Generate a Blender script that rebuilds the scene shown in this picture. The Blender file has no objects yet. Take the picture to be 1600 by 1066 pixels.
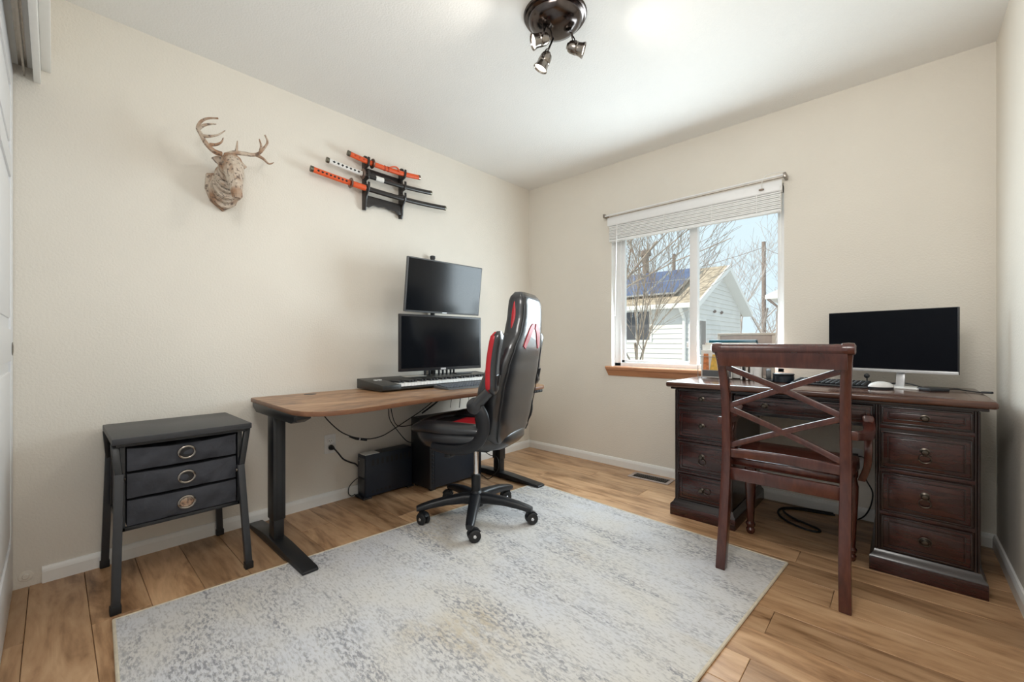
import bpy, bmesh, math, random
from mathutils import Vector, Matrix, Euler
random.seed(7)
PI = math.pi
scene = bpy.context.scene
COL = scene.collection

# ------------------------------------------------------------------ camera, world, lights, exposure
F_PX = 660.0
ANG = math.radians(42.65)
CAM = Vector((2.606, -3.073, 0.988))
FW = Vector((-math.sin(ANG), math.cos(ANG), 0))
RT = Vector((math.cos(ANG), math.sin(ANG), 0))
cd = bpy.data.cameras.new('camera'); co = bpy.data.objects.new('camera', cd); COL.objects.link(co)
cd.sensor_fit = 'HORIZONTAL'; cd.sensor_width = 36.0; cd.lens = 36.0 * F_PX / 1600.0
cd.shift_y = 3.0 / 1600.0; cd.clip_start = 0.01; cd.clip_end = 400
co.location = CAM; co.rotation_euler = (PI / 2, 0, ANG)
scene.camera = co

world = bpy.data.worlds.new('sky'); scene.world = world; world.use_nodes = True
bg = world.node_tree.nodes['Background']
bg.inputs[0].default_value = (0.645, 0.765, 0.84, 1); bg.inputs[1].default_value = 0.95

sd = bpy.data.lights.new('sun', 'SUN'); sd.energy = 3.3; sd.angle = 0.009; sd.color = (1, 0.87, 0.68)
so = bpy.data.objects.new('sun', sd); COL.objects.link(so)
so.rotation_euler = Vector((0.50, 0.62, -0.62)).to_track_quat('-Z', 'Y').to_euler()

def area_light(name, loc, direction, sx, sy, power, color):
    l = bpy.data.lights.new(name, 'AREA'); l.shape = 'RECTANGLE'; l.size = sx; l.size_y = sy
    l.energy = power; l.color = color
    o = bpy.data.objects.new(name, l); COL.objects.link(o); o.location = loc
    o.rotation_euler = Vector(direction).to_track_quat('-Z', 'Y').to_euler()
    return o
# daylight entering through the window opening
area_light('window_daylight', (1.50, 0.035, 1.31), (0, -1, -0.16), 1.04, 0.94, 26.5, (0.80, 0.93, 1.0))
# added soft fill lamp behind the camera to brighten the room; no door there
area_light('fill_light', (2.25, -2.98, 2.10), (-0.25, 1, -0.60), 0.7, 0.5, 14, (1.0, 0.98, 0.95))
SPOT_POWER = 6

vs = scene.view_settings
vs.view_transform = 'Standard'; vs.look = 'None'; vs.gamma = 1; vs.exposure = 0.50; vs.use_curve_mapping = False
scene.cycles.use_denoising = True
scene.cycles.max_bounces = 10; scene.cycles.diffuse_bounces = 6
scene.cycles.sample_clamp_indirect = 6

# ------------------------------------------------------------------ materials
def new_mat(name):
    m = bpy.data.materials.new(name); m.use_nodes = True
    return m, m.node_tree, m.node_tree.nodes['Principled BSDF']
def col4(c): return (c[0], c[1], c[2], 1)
def plain(name, c, rough=0.5, metal=0.0, spec=0.5, coat=0.0, var=0.06, scale=40, bump=0.0, bscale=300):
    m, nt, p = new_mat(name)
    p.inputs['Roughness'].default_value = rough; p.inputs['Metallic'].default_value = metal
    p.inputs['Specular IOR Level'].default_value = spec; p.inputs['Coat Weight'].default_value = coat
    tc = nt.nodes.new('ShaderNodeTexCoord')
    n = nt.nodes.new('ShaderNodeTexNoise'); n.inputs['Scale'].default_value = scale; n.inputs['Detail'].default_value = 3
    nt.links.new(tc.outputs['Object'], n.inputs['Vector'])
    r = nt.nodes.new('ShaderNodeValToRGB'); r.color_ramp.elements[0].position = 0.3; r.color_ramp.elements[1].position = 0.7
    r.color_ramp.elements[0].color = col4([max(0, x * (1 - var)) for x in c]); r.color_ramp.elements[1].color = col4([x * (1 + var) for x in c])
    nt.links.new(n.outputs['Fac'], r.inputs['Fac']); nt.links.new(r.outputs['Color'], p.inputs['Base Color'])
    if bump:
        b = nt.nodes.new('ShaderNodeTexNoise'); b.inputs['Scale'].default_value = bscale; b.inputs['Detail'].default_value = 2
        nt.links.new(tc.outputs['Object'], b.inputs['Vector'])
        bn = nt.nodes.new('ShaderNodeBump'); bn.inputs['Strength'].default_value = bump; bn.inputs['Distance'].default_value = 0.004
        nt.links.new(b.outputs['Fac'], bn.inputs['Height']); nt.links.new(bn.outputs['Normal'], p.inputs['Normal'])
    return m
def emit(name, c, s):
    m, nt, p = new_mat(name)
    p.inputs['Emission Color'].default_value = col4(c); p.inputs['Emission Strength'].default_value = s
    p.inputs['Base Color'].default_value = col4(c)
    return m
def wood(name, ramp, stretch=(2, 30, 30), rough=0.4, spec=0.5, coat=0.0, rnd=False, bump=0.15, dist=1.2, tint=0.0):
    m, nt, p = new_mat(name); N = nt.nodes.new; L = nt.links.new
    p.inputs['Roughness'].default_value = rough; p.inputs['Specular IOR Level'].default_value = spec; p.inputs['Coat Weight'].default_value = coat
    p.inputs['Coat Roughness'].default_value = 0.15
    tc = N('ShaderNodeTexCoord'); mp = N('ShaderNodeMapping'); mp.inputs['Scale'].default_value = stretch
    L(tc.outputs['Object'], mp.inputs['Vector'])
    vec = mp.outputs['Vector']
    oi = N('ShaderNodeObjectInfo')
    if rnd:
        cx = N('ShaderNodeCombineXYZ'); ml = N('ShaderNodeMath'); ml.operation = 'MULTIPLY'; ml.inputs[1].default_value = 57.0
        L(oi.outputs['Random'], ml.inputs[0]); L(ml.outputs[0], cx.inputs[0]); L(ml.outputs[0], cx.inputs[2]); L(ml.outputs[0], cx.inputs[1])
        va = N('ShaderNodeVectorMath'); va.operation = 'ADD'; L(vec, va.inputs[0]); L(cx.outputs[0], va.inputs[1]); vec = va.outputs[0]
    n1 = N('ShaderNodeTexNoise'); n1.inputs['Scale'].default_value = 1.0; n1.inputs['Detail'].default_value = 6; n1.inputs['Roughness'].default_value = 0.62; n1.inputs['Distortion'].default_value = dist
    L(vec, n1.inputs['Vector'])
    n2 = N('ShaderNodeTexNoise'); n2.inputs['Scale'].default_value = 5.0; n2.inputs['Detail'].default_value = 4
    L(vec, n2.inputs['Vector'])
    mx = N('ShaderNodeMath'); mx.operation = 'MULTIPLY_ADD'; mx.inputs[1].default_value = 0.30; 
    L(n2.outputs['Fac'], mx.inputs[0]); 
    ms = N('ShaderNodeMath'); ms.operation = 'MULTIPLY'; ms.inputs[1].default_value = 0.75; L(n1.outputs['Fac'], ms.inputs[0]); L(ms.outputs[0], mx.inputs[2])
    r = N('ShaderNodeValToRGB'); els = r.color_ramp.elements
    els[0].position = ramp[0][0]; els[0].color = col4(ramp[0][1]); els[1].position = ramp[-1][0]; els[1].color = col4(ramp[-1][1])
    for pos, c in ramp[1:-1]:
        e = els.new(pos); e.color = col4(c)
    L(mx.outputs[0], r.inputs['Fac'])
    out = r.outputs['Color']
    if tint:
        hsv = N('ShaderNodeHueSaturation'); mr = N('ShaderNodeMapRange'); mr.inputs[3].default_value = 1 - tint; mr.inputs[4].default_value = 1 + tint
        L(oi.outputs['Random'], mr.inputs[0]); L(mr.outputs[0], hsv.inputs['Value']); L(out, hsv.inputs['Color']); out = hsv.outputs['Color']
    L(out, p.inputs['Base Color'])
    bn = N('ShaderNodeBump'); bn.inputs['Strength'].default_value = bump; bn.inputs['Distance'].default_value = 0.002
    L(mx.outputs[0], bn.inputs['Height']); L(bn.outputs['Normal'], p.inputs['Normal'])
    return m

M = {}
M['wall'] = plain('wall_paint', (0.77, 0.725, 0.65), 0.75, var=0.015, scale=3, bump=0.45, bscale=110, spec=0.25)
M['ceiling'] = plain('ceiling_paint', (0.86, 0.85, 0.825), 0.85, var=0.01, scale=3, bump=0.45, bscale=120, spec=0.2)
M['trim'] = plain('white_trim_paint', (0.88, 0.875, 0.85), 0.4, var=0.01)
M['door'] = plain('white_door_paint', (0.80, 0.81, 0.83), 0.35, var=0.01)
M['plank'] = wood('oak_plank', [(0.33, (0.13, 0.060, 0.026)), (0.41, (0.27, 0.145, 0.070)), (0.52, (0.46, 0.272, 0.145)), (0.68, (0.60, 0.385, 0.222))], (1.6, 9, 9), 0.36, 0.45, rnd=True, tint=0.20, bump=0.12)
M['underlay'] = plain('dark_underlay', (0.05, 0.03, 0.02), 0.9)
M['vinyl'] = plain('white_vinyl', (0.84, 0.84, 0.84), 0.35, var=0.01)
M['sill'] = wood('stained_sill_wood', [(0.3, (0.36, 0.15, 0.07)), (0.7, (0.55, 0.27, 0.14))], (3, 30, 30), 0.4)
M['blind'] = plain('blind_vinyl', (0.84, 0.84, 0.83), 0.5, var=0.02)
M['brownrod'] = plain('brown_rod', (0.22, 0.16, 0.12), 0.4)
M['blackmetal'] = plain('black_powder_metal', (0.014, 0.015, 0.017), 0.38, spec=0.5, var=0.1)
M['graymetal'] = plain('charcoal_metal', (0.034, 0.036, 0.041), 0.42, spec=0.5)
M['blackplastic'] = plain('black_plastic', (0.010, 0.011, 0.014), 0.42)
M['blueblack'] = plain('blue_black_steel', (0.013, 0.019, 0.031), 0.5)
M['greyplastic'] = plain('grey_plastic', (0.10, 0.105, 0.11), 0.5)
M['rubber'] = plain('rubber', (0.012, 0.012, 0.013), 0.6)
M['screen'] = plain('screen_glass', (0.004, 0.005, 0.007), 0.14, spec=0.35, var=0)
M['screen_matte'] = plain('screen_matte', (0.004, 0.005, 0.008), 0.30, spec=0.10, var=0)
M['silver'] = plain('silver_plastic', (0.62, 0.62, 0.63), 0.3, metal=0.4)
M['whiteplastic'] = plain('white_plastic', (0.80, 0.80, 0.79), 0.3)
M['leather'] = plain('black_leather', (0.013, 0.014, 0.017), 0.30, spec=0.6, coat=0.5, bump=0.10, bscale=350)
M['redleather'] = plain('red_leather', (0.42, 0.008, 0.016), 0.42, bump=0.12, bscale=350)
M['chrome'] = plain('chrome', (0.75, 0.75, 0.76), 0.15, metal=1.0, var=0)
M['nickel'] = plain('aged_nickel', (0.30, 0.27, 0.24), 0.22, metal=1.0, var=0.1)
M['darknickel'] = plain('black_nickel', (0.10, 0.085, 0.08), 0.16, metal=1.0, var=0.1)
M['bulb'] = emit('bulb_glow', (1, 0.93, 0.82), 6)
M['mahogany'] = wood('mahogany', [(0.3, (0.012, 0.0042, 0.004)), (0.5, (0.032, 0.0092, 0.008)), (0.72, (0.06, 0.016, 0.012))], (4, 26, 26), 0.27, 0.5, coat=0.25, bump=0.05)
M['mahogany_v'] = wood('mahogany_upright', [(0.3, (0.014, 0.005, 0.0045)), (0.5, (0.034, 0.010, 0.0085)), (0.72, (0.062, 0.017, 0.013))], (26, 26, 4), 0.27, 0.5, coat=0.25, bump=0.05)
M['mahogany_dark'] = wood('mahogany_dark', [(0.3, (0.006, 0.004, 0.004)), (0.72, (0.022, 0.009, 0.008))], (4, 26, 26), 0.25, 0.5, coat=0.3, bump=0.05)
M['mahogany_top'] = wood('mahogany_top', [(0.3, (0.035, 0.014, 0.009)), (0.5, (0.075, 0.028, 0.016)), (0.72, (0.13, 0.05, 0.028))], (3, 30, 30), 0.22, 0.5, coat=0.4, bump=0.03)
M['chairwood'] = wood('chair_mahogany', [(0.3, (0.035, 0.0095, 0.007)), (0.5, (0.065, 0.017, 0.012)), (0.72, (0.10, 0.028, 0.018))], (20, 20, 5), 0.24, 0.5, coat=0.4, bump=0.04)
M['oldbrass'] = plain('antique_brass', (0.10, 0.085, 0.07), 0.32, metal=1.0, var=0.2)
M['rustic'] = wood('rustic_board', [(0.28, (0.055, 0.026, 0.014)), (0.42, (0.17, 0.085, 0.042)), (0.52, (0.33, 0.175, 0.088)), (0.66, (0.46, 0.275, 0.15))], (11, 2.6, 9), 0.36, 0.45, dist=0.5, bump=0.05)
M['rusticedge'] = wood('rustic_edge', [(0.3, (0.13, 0.055, 0.028)), (0.7, (0.24, 0.11, 0.055))], (9, 3, 9), 0.4)
M['fabric'] = plain('charcoal_fabric', (0.043, 0.045, 0.055), 0.85, var=0.2, scale=14, bump=0.5, bscale=60)
M['orange'] = plain('orange_cord', (0.72, 0.10, 0.022), 0.45, var=0.1)
M['darkorange'] = plain('dark_orange_cord', (0.45, 0.06, 0.02), 0.5, var=0.15)
M['whitecord'] = plain('white_cord', (0.78, 0.77, 0.74), 0.5)
M['rackwood'] = plain('black_lacquer', (0.018, 0.014, 0.013), 0.3)
M['bronze'] = plain('guard_bronze', (0.25, 0.19, 0.16), 0.3, metal=1.0)
M['greenbrass'] = plain('pommel_metal', (0.16, 0.15, 0.12), 0.35, metal=1.0)
M['paper'] = plain('paper', (0.72, 0.70, 0.66), 0.7, var=0.03)
M['taupe'] = plain('taupe_board', (0.42, 0.34, 0.30), 0.7)
M['taupelight'] = plain('taupe_frame', (0.56, 0.49, 0.42), 0.6)
M['teal'] = plain('teal_cover', (0.006, 0.085, 0.125), 0.35)
M['wire'] = plain('wire_metal', (0.35, 0.34, 0.32), 0.3, metal=1.0)
M['coral'] = plain('orange_print', (0.62, 0.22, 0.08), 0.5, var=0.3, scale=60)
M['yellow'] = plain('yellow_print', (0.72, 0.45, 0.09), 0.5, var=0.2, scale=60)
M['piano'] = plain('piano_shell', (0.022, 0.023, 0.022), 0.4)
M['ivory'] = plain('white_keys', (0.80, 0.80, 0.78), 0.3, var=0.02)
M['keycap'] = plain('keycap', (0.075, 0.085, 0.105), 0.5)
M['tin'] = plain('dark_tin', (0.012, 0.018, 0.026), 0.3)
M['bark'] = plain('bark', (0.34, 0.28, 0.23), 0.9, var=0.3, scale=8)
M['barkhaze'] = plain('hazed_bark', (0.42, 0.37, 0.35), 0.9, var=0.2, scale=5)  # distant trees: haze put into the bark colour by paling it
M['pole'] = plain('pole_wood', (0.22, 0.17, 0.15), 0.9, var=0.2)
M['gutter'] = plain('gutter_white', (0.78, 0.78, 0.77), 0.5)
M['glassdark'] = plain('window_dark_glass', (0.09, 0.09, 0.10), 0.1)
M['solar'] = plain('solar_cell', (0.055, 0.085, 0.20), 0.35, var=0.15, scale=3)
M['solarframe'] = plain('solar_frame', (0.55, 0.57, 0.6), 0.4, metal=0.5)
M['ground'] = plain('winter_ground', (0.62, 0.60, 0.56), 0.95, var=0.15, scale=0.5)

def siding(name, c): return plain(name, c, 0.7, var=0.04, scale=2)
M['siding'] = siding('cream_lap_siding', (0.70, 0.70, 0.69))
M['shingle'] = plain('roof_shingle', (0.43, 0.36, 0.28), 0.9, var=0.35, scale=6)

def glass_mat():
    m, nt, p = new_mat('window_glass'); N = nt.nodes.new
    out = nt.nodes['Material Output']; t = N('ShaderNodeBsdfTransparent'); g = N('ShaderNodeBsdfGlossy'); g.inputs['Roughness'].default_value = 0.02
    mx = N('ShaderNodeMixShader'); mx.inputs[0].default_value = 0.04; t.inputs[0].default_value = (0.96, 0.98, 0.98, 1)
    nt.links.new(t.outputs[0], mx.inputs[1]); nt.links.new(g.outputs[0], mx.inputs[2]); nt.links.new(mx.outputs[0], out.inputs[0])
    return m
M['glass'] = glass_mat()

def rug_mat():
    m, nt, p = new_mat('distressed_rug'); N = nt.nodes.new; L = nt.links.new
    p.inputs['Roughness'].default_value = 0.95; p.inputs['Specular IOR Level'].default_value = 0.1
    tc = N('ShaderNodeTexCoord')
    def noise(sc, scale, detail=4, rough=0.6, dist=0.0):
        mp = N('ShaderNodeMapping'); mp.inputs['Scale'].default_value = sc; L(tc.outputs['Object'], mp.inputs['Vector'])
        n = N('ShaderNodeTexNoise'); n.inputs['Scale'].default_value = scale; n.inputs['Detail'].default_value = detail; n.inputs['Roughness'].default_value = rough; n.inputs['Distortion'].default_value = dist
        L(mp.outputs[0], n.inputs['Vector']); return n.outputs['Fac']
    def ramp(fac, a, b):
        r = N('ShaderNodeMapRange'); r.inputs[1].default_value = a; r.inputs[2].default_value = b; L(fac, r.inputs[0]); return r.outputs[0]
    def mul(a, b):
        q = N('ShaderNodeMath'); q.operation = 'MULTIPLY'; L(a, q.inputs[0])
        if isinstance(b, float): q.inputs[1].default_value = b
        else: L(b, q.inputs[1])
        return q.outputs[0]
    def mix(fac, ca, cb):
        q = N('ShaderNodeMix'); q.data_type = 'RGBA'; L(fac, q.inputs[0])
        for i, c in ((6, ca), (7, cb)):
            if isinstance(c, tuple): q.inputs[i].default_value = col4(c)
            else: L(c, q.inputs[i])
        return q.outputs[2]
    base = mix(ramp(noise((1, 1, 1), 2.2, 3), 0.35, 0.68), (0.60, 0.60, 0.62), (0.63, 0.595, 0.54))
    gold = mul(ramp(noise((0.7, 1.4, 1), 1.9, 3, 0.5, 0.3), 0.55, 0.72), ramp(noise((0.5, 1, 1), 42, 4, 0.7), 0.36, 0.62))
    c = mix(mul(gold, 0.75), base, (0.42, 0.31, 0.15))
    patch = ramp(noise((0.45, 2.1, 1), 3.0, 6, 0.72, 0.5), 0.45, 0.57)
    speck = ramp(noise((0.45, 1.0, 1), 95, 4, 0.7), 0.47, 0.58)
    c = mix(mul(mul(patch, speck), 0.85), c, (0.24, 0.24, 0.26))
    fine = ramp(noise((0.35, 1, 1), 130, 2), 0.52, 0.66)
    c = mix(mul(fine, 0.55), c, (0.36, 0.34, 0.32))
    L(c, p.inputs['Base Color'])
    b = N('ShaderNodeBump'); b.inputs['Strength'].default_value = 0.35; b.inputs['Distance'].default_value = 0.003
    L(noise((1, 1, 1), 260, 2), b.inputs['Height']); L(b.outputs[0], p.inputs['Normal'])
    return m
M['rug'] = rug_mat()
M['rugedge'] = plain('rug_binding', (0.62, 0.55, 0.43), 0.9, var=0.1)

def deer_mat():
    m, nt, p = new_mat('printed_paper_mache'); N = nt.nodes.new; L = nt.links.new
    p.inputs['Roughness'].default_value = 0.7
    tc = N('ShaderNodeTexCoord')
    n = N('ShaderNodeTexNoise'); n.inputs['Scale'].default_value = 75; n.inputs['Detail'].default_value = 3; L(tc.outputs['Object'], n.inputs['Vector'])
    w = N('ShaderNodeTexWave'); w.inputs['Scale'].default_value = 26; w.inputs['Distortion'].default_value = 6; w.inputs['Detail'].default_value = 2; L(tc.outputs['Object'], w.inputs['Vector'])
    big = N('ShaderNodeTexNoise'); big.inputs['Scale'].default_value = 14; L(tc.outputs['Object'], big.inputs['Vector'])
    r0 = N('ShaderNodeValToRGB'); r0.color_ramp.elements[0].position = 0.38; r0.color_ramp.elements[0].color = (0.34, 0.20, 0.12, 1); r0.color_ramp.elements[1].position = 0.58; r0.color_ramp.elements[1].color = (0.56, 0.47, 0.38, 1)
    L(big.outputs['Fac'], r0.inputs[0])
    r1 = N('ShaderNodeMapRange'); r1.inputs[1].default_value = 0.50; r1.inputs[2].default_value = 0.60; L(n.outputs['Fac'], r1.inputs[0])
    r2 = N('ShaderNodeMapRange'); r2.inputs[1].default_value = 0.35; r2.inputs[2].default_value = 0.75; L(w.outputs['Fac'], r2.inputs[0])
    q = N('ShaderNodeMath'); q.operation = 'MULTIPLY'; L(r1.outputs[0], q.inputs[0]); L(r2.outputs[0], q.inputs[1])
    q2 = N('ShaderNodeMath'); q2.operation = 'MULTIPLY'; q2.inputs[1].default_value = 0.8; L(q.outputs[0], q2.inputs[0])
    mx = N('ShaderNodeMix'); mx.data_type = 'RGBA'; L(q2.outputs[0], mx.inputs[0]); L(r0.outputs[0], mx.inputs[6]); mx.inputs[7].default_value = (0.09, 0.06, 0.05, 1)
    L(mx.outputs[2], p.inputs['Base Color'])
    return m
M['deer'] = deer_mat()

# ------------------------------------------------------------------ mesh helpers
def chain(o):
    m = o.matrix_basis.copy()
    while o.parent is not None:
        o = o.parent; m = o.matrix_basis @ m
    return m
class B:
    def __init__(s): s.v = []; s.f = []
    def add(s, vs, fs):
        k = len(s.v); s.v += [Vector(x) for x in vs]; s.f += [tuple(i + k for i in f) for f in fs]; return s
    def box(s, x0, x1, y0, y1, z0, z1, bev=0.0, mat=None, seg=2):
        bm = bmesh.new(); bmesh.ops.create_cube(bm, size=1.0)
        for v in bm.verts: v.co = Vector(((x0 + x1) / 2 + v.co.x * (x1 - x0), (y0 + y1) / 2 + v.co.y * (y1 - y0), (z0 + z1) / 2 + v.co.z * (z1 - z0)))
        if bev: bmesh.ops.bevel(bm, geom=bm.edges[:], offset=bev, segments=seg, affect='EDGES', profile=0.5)
        bm.verts.index_update()
        vs = [v.co.copy() for v in bm.verts]
        if mat is not None: vs = [mat @ v for v in vs]
        s.add(vs, [[v.index for v in f.verts] for f in bm.faces]); bm.free(); return s
    def obox(s, c, size, rot=(0, 0, 0), bev=0.0, seg=2):
        mt = Matrix.Translation(Vector(c)) @ (rot if isinstance(rot, Matrix) else Euler(rot).to_matrix().to_4x4())
        a, b, d = [q / 2 for q in size]
        return s.box(-a, a, -b, b, -d, d, bev, mt, seg)
    def bar(s, p0, p1, w, h, bev=0.0, up=(0, 0, 1)):      # box from p0 to p1; w across, h along 'up'
        p0 = Vector(p0); p1 = Vector(p1); d = p1 - p0; z = d.normalized(); x = Vector(up).cross(z)
        if x.length < 1e-5: x = Vector((1, 0, 0))
        x.normalize(); y = z.cross(x)
        mt = Matrix((x, y, z)).transposed().to_4x4(); mt.translation = (p0 + p1) / 2
        L = d.length / 2
        return s.box(-w / 2, w / 2, -h / 2, h / 2, -L, L, bev, mt)
    def tube(s, pts, r, n=8, closed=False, caps=True, flat=None):
        pts = [Vector(p) for p in pts]; k = len(pts)
        rs = r if isinstance(r, (list, tuple)) else [r] * k
        rings = []; prev = None
        for i in range(k):
            if closed: t = pts[(i + 1) % k] - pts[i - 1]
            else: t = pts[min(i + 1, k - 1)] - pts[max(i - 1, 0)]
            t.normalize()
            if prev is None:
                a = Vector((0, 0, 1)) if abs(t.z) < 0.9 else Vector((1, 0, 0))
                u = t.cross(a).normalized()
            else:
                u = prev - t * prev.dot(t); u.normalize()
            prev = u; w = t.cross(u)
            f1, f2 = flat if flat else (1, 1)
            rings.append([pts[i] + (u * math.cos(2 * PI * j / n) * f1 + w * math.sin(2 * PI * j / n) * f2) * rs[i] for j in range(n)])
        return s.loft(rings, closed, caps)
    def loft(s, rings, closed=False, caps=True):
        n = len(rings[0]); k = len(rings); vs = [p for r in rings for p in r]; fs = []
        for i in range(k if closed else k - 1):
            a = i * n; b = ((i + 1) % k) * n
            for j in range(n): fs.append((a + j, a + (j + 1) % n, b + (j + 1) % n, b + j))
        if caps and not closed:
            fs.append(tuple(range(n - 1, -1, -1))); fs.append(tuple((k - 1) * n + j for j in range(n)))
        return s.add(vs, fs)
    def cyl(s, p0, p1, r0, r1=None, n=20): return s.tube([p0, p1], [r0, r0 if r1 is None else r1], n)
    def lathe(s, prof, c=(0, 0, 0), axis=(0, 0, 1), n=24):  # prof: (radius, along)
        ax = Vector(axis).normalized(); q = Vector((0, 0, 1)).rotation_difference(ax).to_matrix(); c = Vector(c)
        rings = [[c + q @ Vector((max(r, 1e-4) * math.cos(2 * PI * j / n), max(r, 1e-4) * math.sin(2 * PI * j / n), h)) for j in range(n)] for r, h in prof]
        return s.loft(rings)
    def prism(s, poly, plane, lo, hi):
        m = {'xy': lambda a, b, t: (a, b, t), 'xz': lambda a, b, t: (a, t, b), 'yz': lambda a, b, t: (t, a, b)}[plane]
        return s.loft([[Vector(m(a, b, lo)) for a, b in poly], [Vector(m(a, b, hi)) for a, b in poly]])
    def build(s, name, mat, parent=None, world=True, bevel=0.0, smooth=True, angle=38, bseg=2):
        me = bpy.data.meshes.new(name)
        vs = s.v
        if parent is not None and world:
            inv = chain(parent).inverted(); vs = [inv @ v for v in vs]
        me.from_pydata([tuple(v) for v in vs], [], s.f)
        bm = bmesh.new(); bm.from_mesh(me); bmesh.ops.recalc_face_normals(bm, faces=bm.faces[:])
        if bevel:
            es = [e for e in bm.edges if len(e.link_faces) == 2 and e.calc_face_angle(0) > 0.7]
            bmesh.ops.bevel(bm, geom=es, offset=bevel, segments=bseg, affect='EDGES', profile=0.5, clamp_overlap=True)
        bm.to_mesh(me); bm.free()
        if smooth:
            me.polygons.foreach_set('use_smooth', [True] * len(me.polygons)); me.set_sharp_from_angle(angle=math.radians(angle))
        me.materials.append(M[mat] if isinstance(mat, str) else mat)
        o = bpy.data.objects.new(name, me); COL.objects.link(o); o.parent = parent
        return o
def tag(o, label, cat, group=None, kind=None):
    o['label'] = label; o['category'] = cat
    if group: o['group'] = group
    if kind: o['kind'] = kind
    return o
def thing(name, label, cat, loc=(0, 0, 0), rz=0.0, group=None):
    o = bpy.data.objects.new(name, None); COL.objects.link(o); o.location = loc; o.rotation_euler = (0, 0, rz); o.empty_display_size = 0.05
    return tag(o, label, cat, group)
def struct(o): o['kind'] = 'structure'; return o
def stuff(o): o['kind'] = 'stuff'; return o
def at(px, py, ax, val):          # photo point on the world plane where coordinate ax equals val
    d = FW + RT * ((px - 800) / F_PX) + Vector((0, 0, (536.0 - py) / F_PX)); t = (val - CAM[ax]) / d[ax]
    return CAM + d * t
def spline(pts, k=6):             # Catmull-Rom
    pts = [Vector(p) for p in pts]; out = []
    for i in range(len(pts) - 1):
        p0 = pts[max(i - 1, 0)]; p1 = pts[i]; p2 = pts[i + 1]; p3 = pts[min(i + 2, len(pts) - 1)]
        for j in range(k):
            t = j / k
            out.append(0.5 * ((2 * p1) + (p2 - p0) * t + (2 * p0 - 5 * p1 + 4 * p2 - p3) * t * t + (3 * p1 - p0 - 3 * p2 + p3) * t ** 3))
    return out + [pts[-1]]
def lerp(tab, z):
    if z <= tab[0][0]: return list(tab[0][1:])
    for a, b in zip(tab, tab[1:]):
        if z <= b[0]:
            t = (z - a[0]) / (b[0] - a[0]); t = t * t * (3 - 2 * t) * 0.5 + t * 0.5
            return [p + (q - p) * t for p, q in zip(a[1:], b[1:])]
    return list(tab[-1][1:])

# ------------------------------------------------------------------ room shell
W = 2.943; H = 2.44; YN = -3.92
struct(B().box(-0.12, 0, YN, 0.15, -0.03, H + 0.02).build('wall_left', 'wall'))
struct(B().box(W, W + 0.12, YN, 0.15, -0.03, H + 0.02).build('wall_right', 'wall'))
OX0, OX1, OZ0, OZ1 = 0.875, 2.072, 0.800, 1.985
wb = B().box(0, OX0, 0, 0.15, -0.03, H + .02).box(OX1, W, 0, 0.15, -0.03, H + .02).box(OX0, OX1, 0, 0.15, -0.03, OZ0 - 0.02).box(OX0, OX1, 0, 0.15, OZ1, H + .02)
struct(wb.build('wall_back', 'wall'))
struct(B().box(-0.12, W + 0.12, YN - 0.1, 0.15, H, H + 0.12).build('ceiling', 'ceiling'))
struct(B().box(-0.12, W + 0.12, YN - 0.1, YN, -0.03, H + 0.02).build('wall_closet_back', 'wall'))
# wall above the closet opening, behind the photographer, with its stepped header trim
struct(B().box(0, W, -3.24, -3.10, 2.12, H).build('wall_front', 'wall'))
struct(B().box(0.0, W, -3.128, -3.108, 2.053, 2.16, 0.002).box(0.0, W, -3.108, -3.080, 2.11, 2.20, 0.003).build('trim_1', 'trim'))
tr = struct(B().box(0.002, W - .002, -3.24, -3.128, 2.105, 2.12).build('trim_2', 'trim'))
B().box(0.01, W - 0.01, -3.156, -3.150, 2.062, 2.105).box(0.01, W - 0.01, -3.168, -3.144, 2.100, 2.105).build('track', 'nickel', tr)

fl = struct(B().box(-0.12, W + 0.12, YN - 0.1, 0.15, -0.06, -0.012).build('floor', 'underlay'))
lines = [-3.92, -3.77, -3.61, -3.455, -3.30, -3.14, -2.983, -2.82, -2.658, -2.50, -2.345, -2.195, -2.045, -1.895, -1.745, -1.595, -1.434, -1.273, -1.111, -0.958, -0.808, -0.665, -0.51, -0.355, -0.20, -0.045, 0.0]
joints = {-2.983: [0.52, 1.74], -2.82: [1.30, 2.5], -2.658: [0.55, 1.77], -2.50: [1.15, 2.4], -2.345: [0.62, 1.84], -2.195: [0.30, 1.5], -1.595: [0.95, 2.26], -1.434: [1.6], -1.273: [2.264], -1.434: [1.2, 2.264], -1.111: [2.41, 1.2], -1.273: [0.8, 1.9], -0.958: [1.72], -0.808: [1.0, 2.256], -0.665: [0.62, 1.9], -0.51: [1.35, 2.5], -0.355: [0.9, 2.1], -0.20: [0.5, 1.7]}
joints[-1.434] = [1.05, 2.264]; joints[-1.273] = [0.7, 1.85]; joints[-1.111] = [1.2, 2.41]; joints[-1.745] = [0.5, 2.259]; joints[-1.595] = [1.4, 2.7]
for i, (a, b) in enumerate(zip(lines, lines[1:])):
    js = sorted(joints.get(a, [0.4 + (i * 0.47) % 0.9, 1.62 + (i * 0.47) % 0.9]))
    xs = [0.0] + js + [W]
    for x0, x1 in zip(xs, xs[1:]):
        cx, cy = (x0 + x1) / 2, (a + b) / 2
        o = B().box(x0 - cx + .0006, x1 - cx - .0006, a - cy + .0006, b - cy - .0006, -0.012, 0, 0.0014, seg=1).build('plank', 'plank', fl, world=False)
        o.location = (cx, cy, 0)

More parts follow.
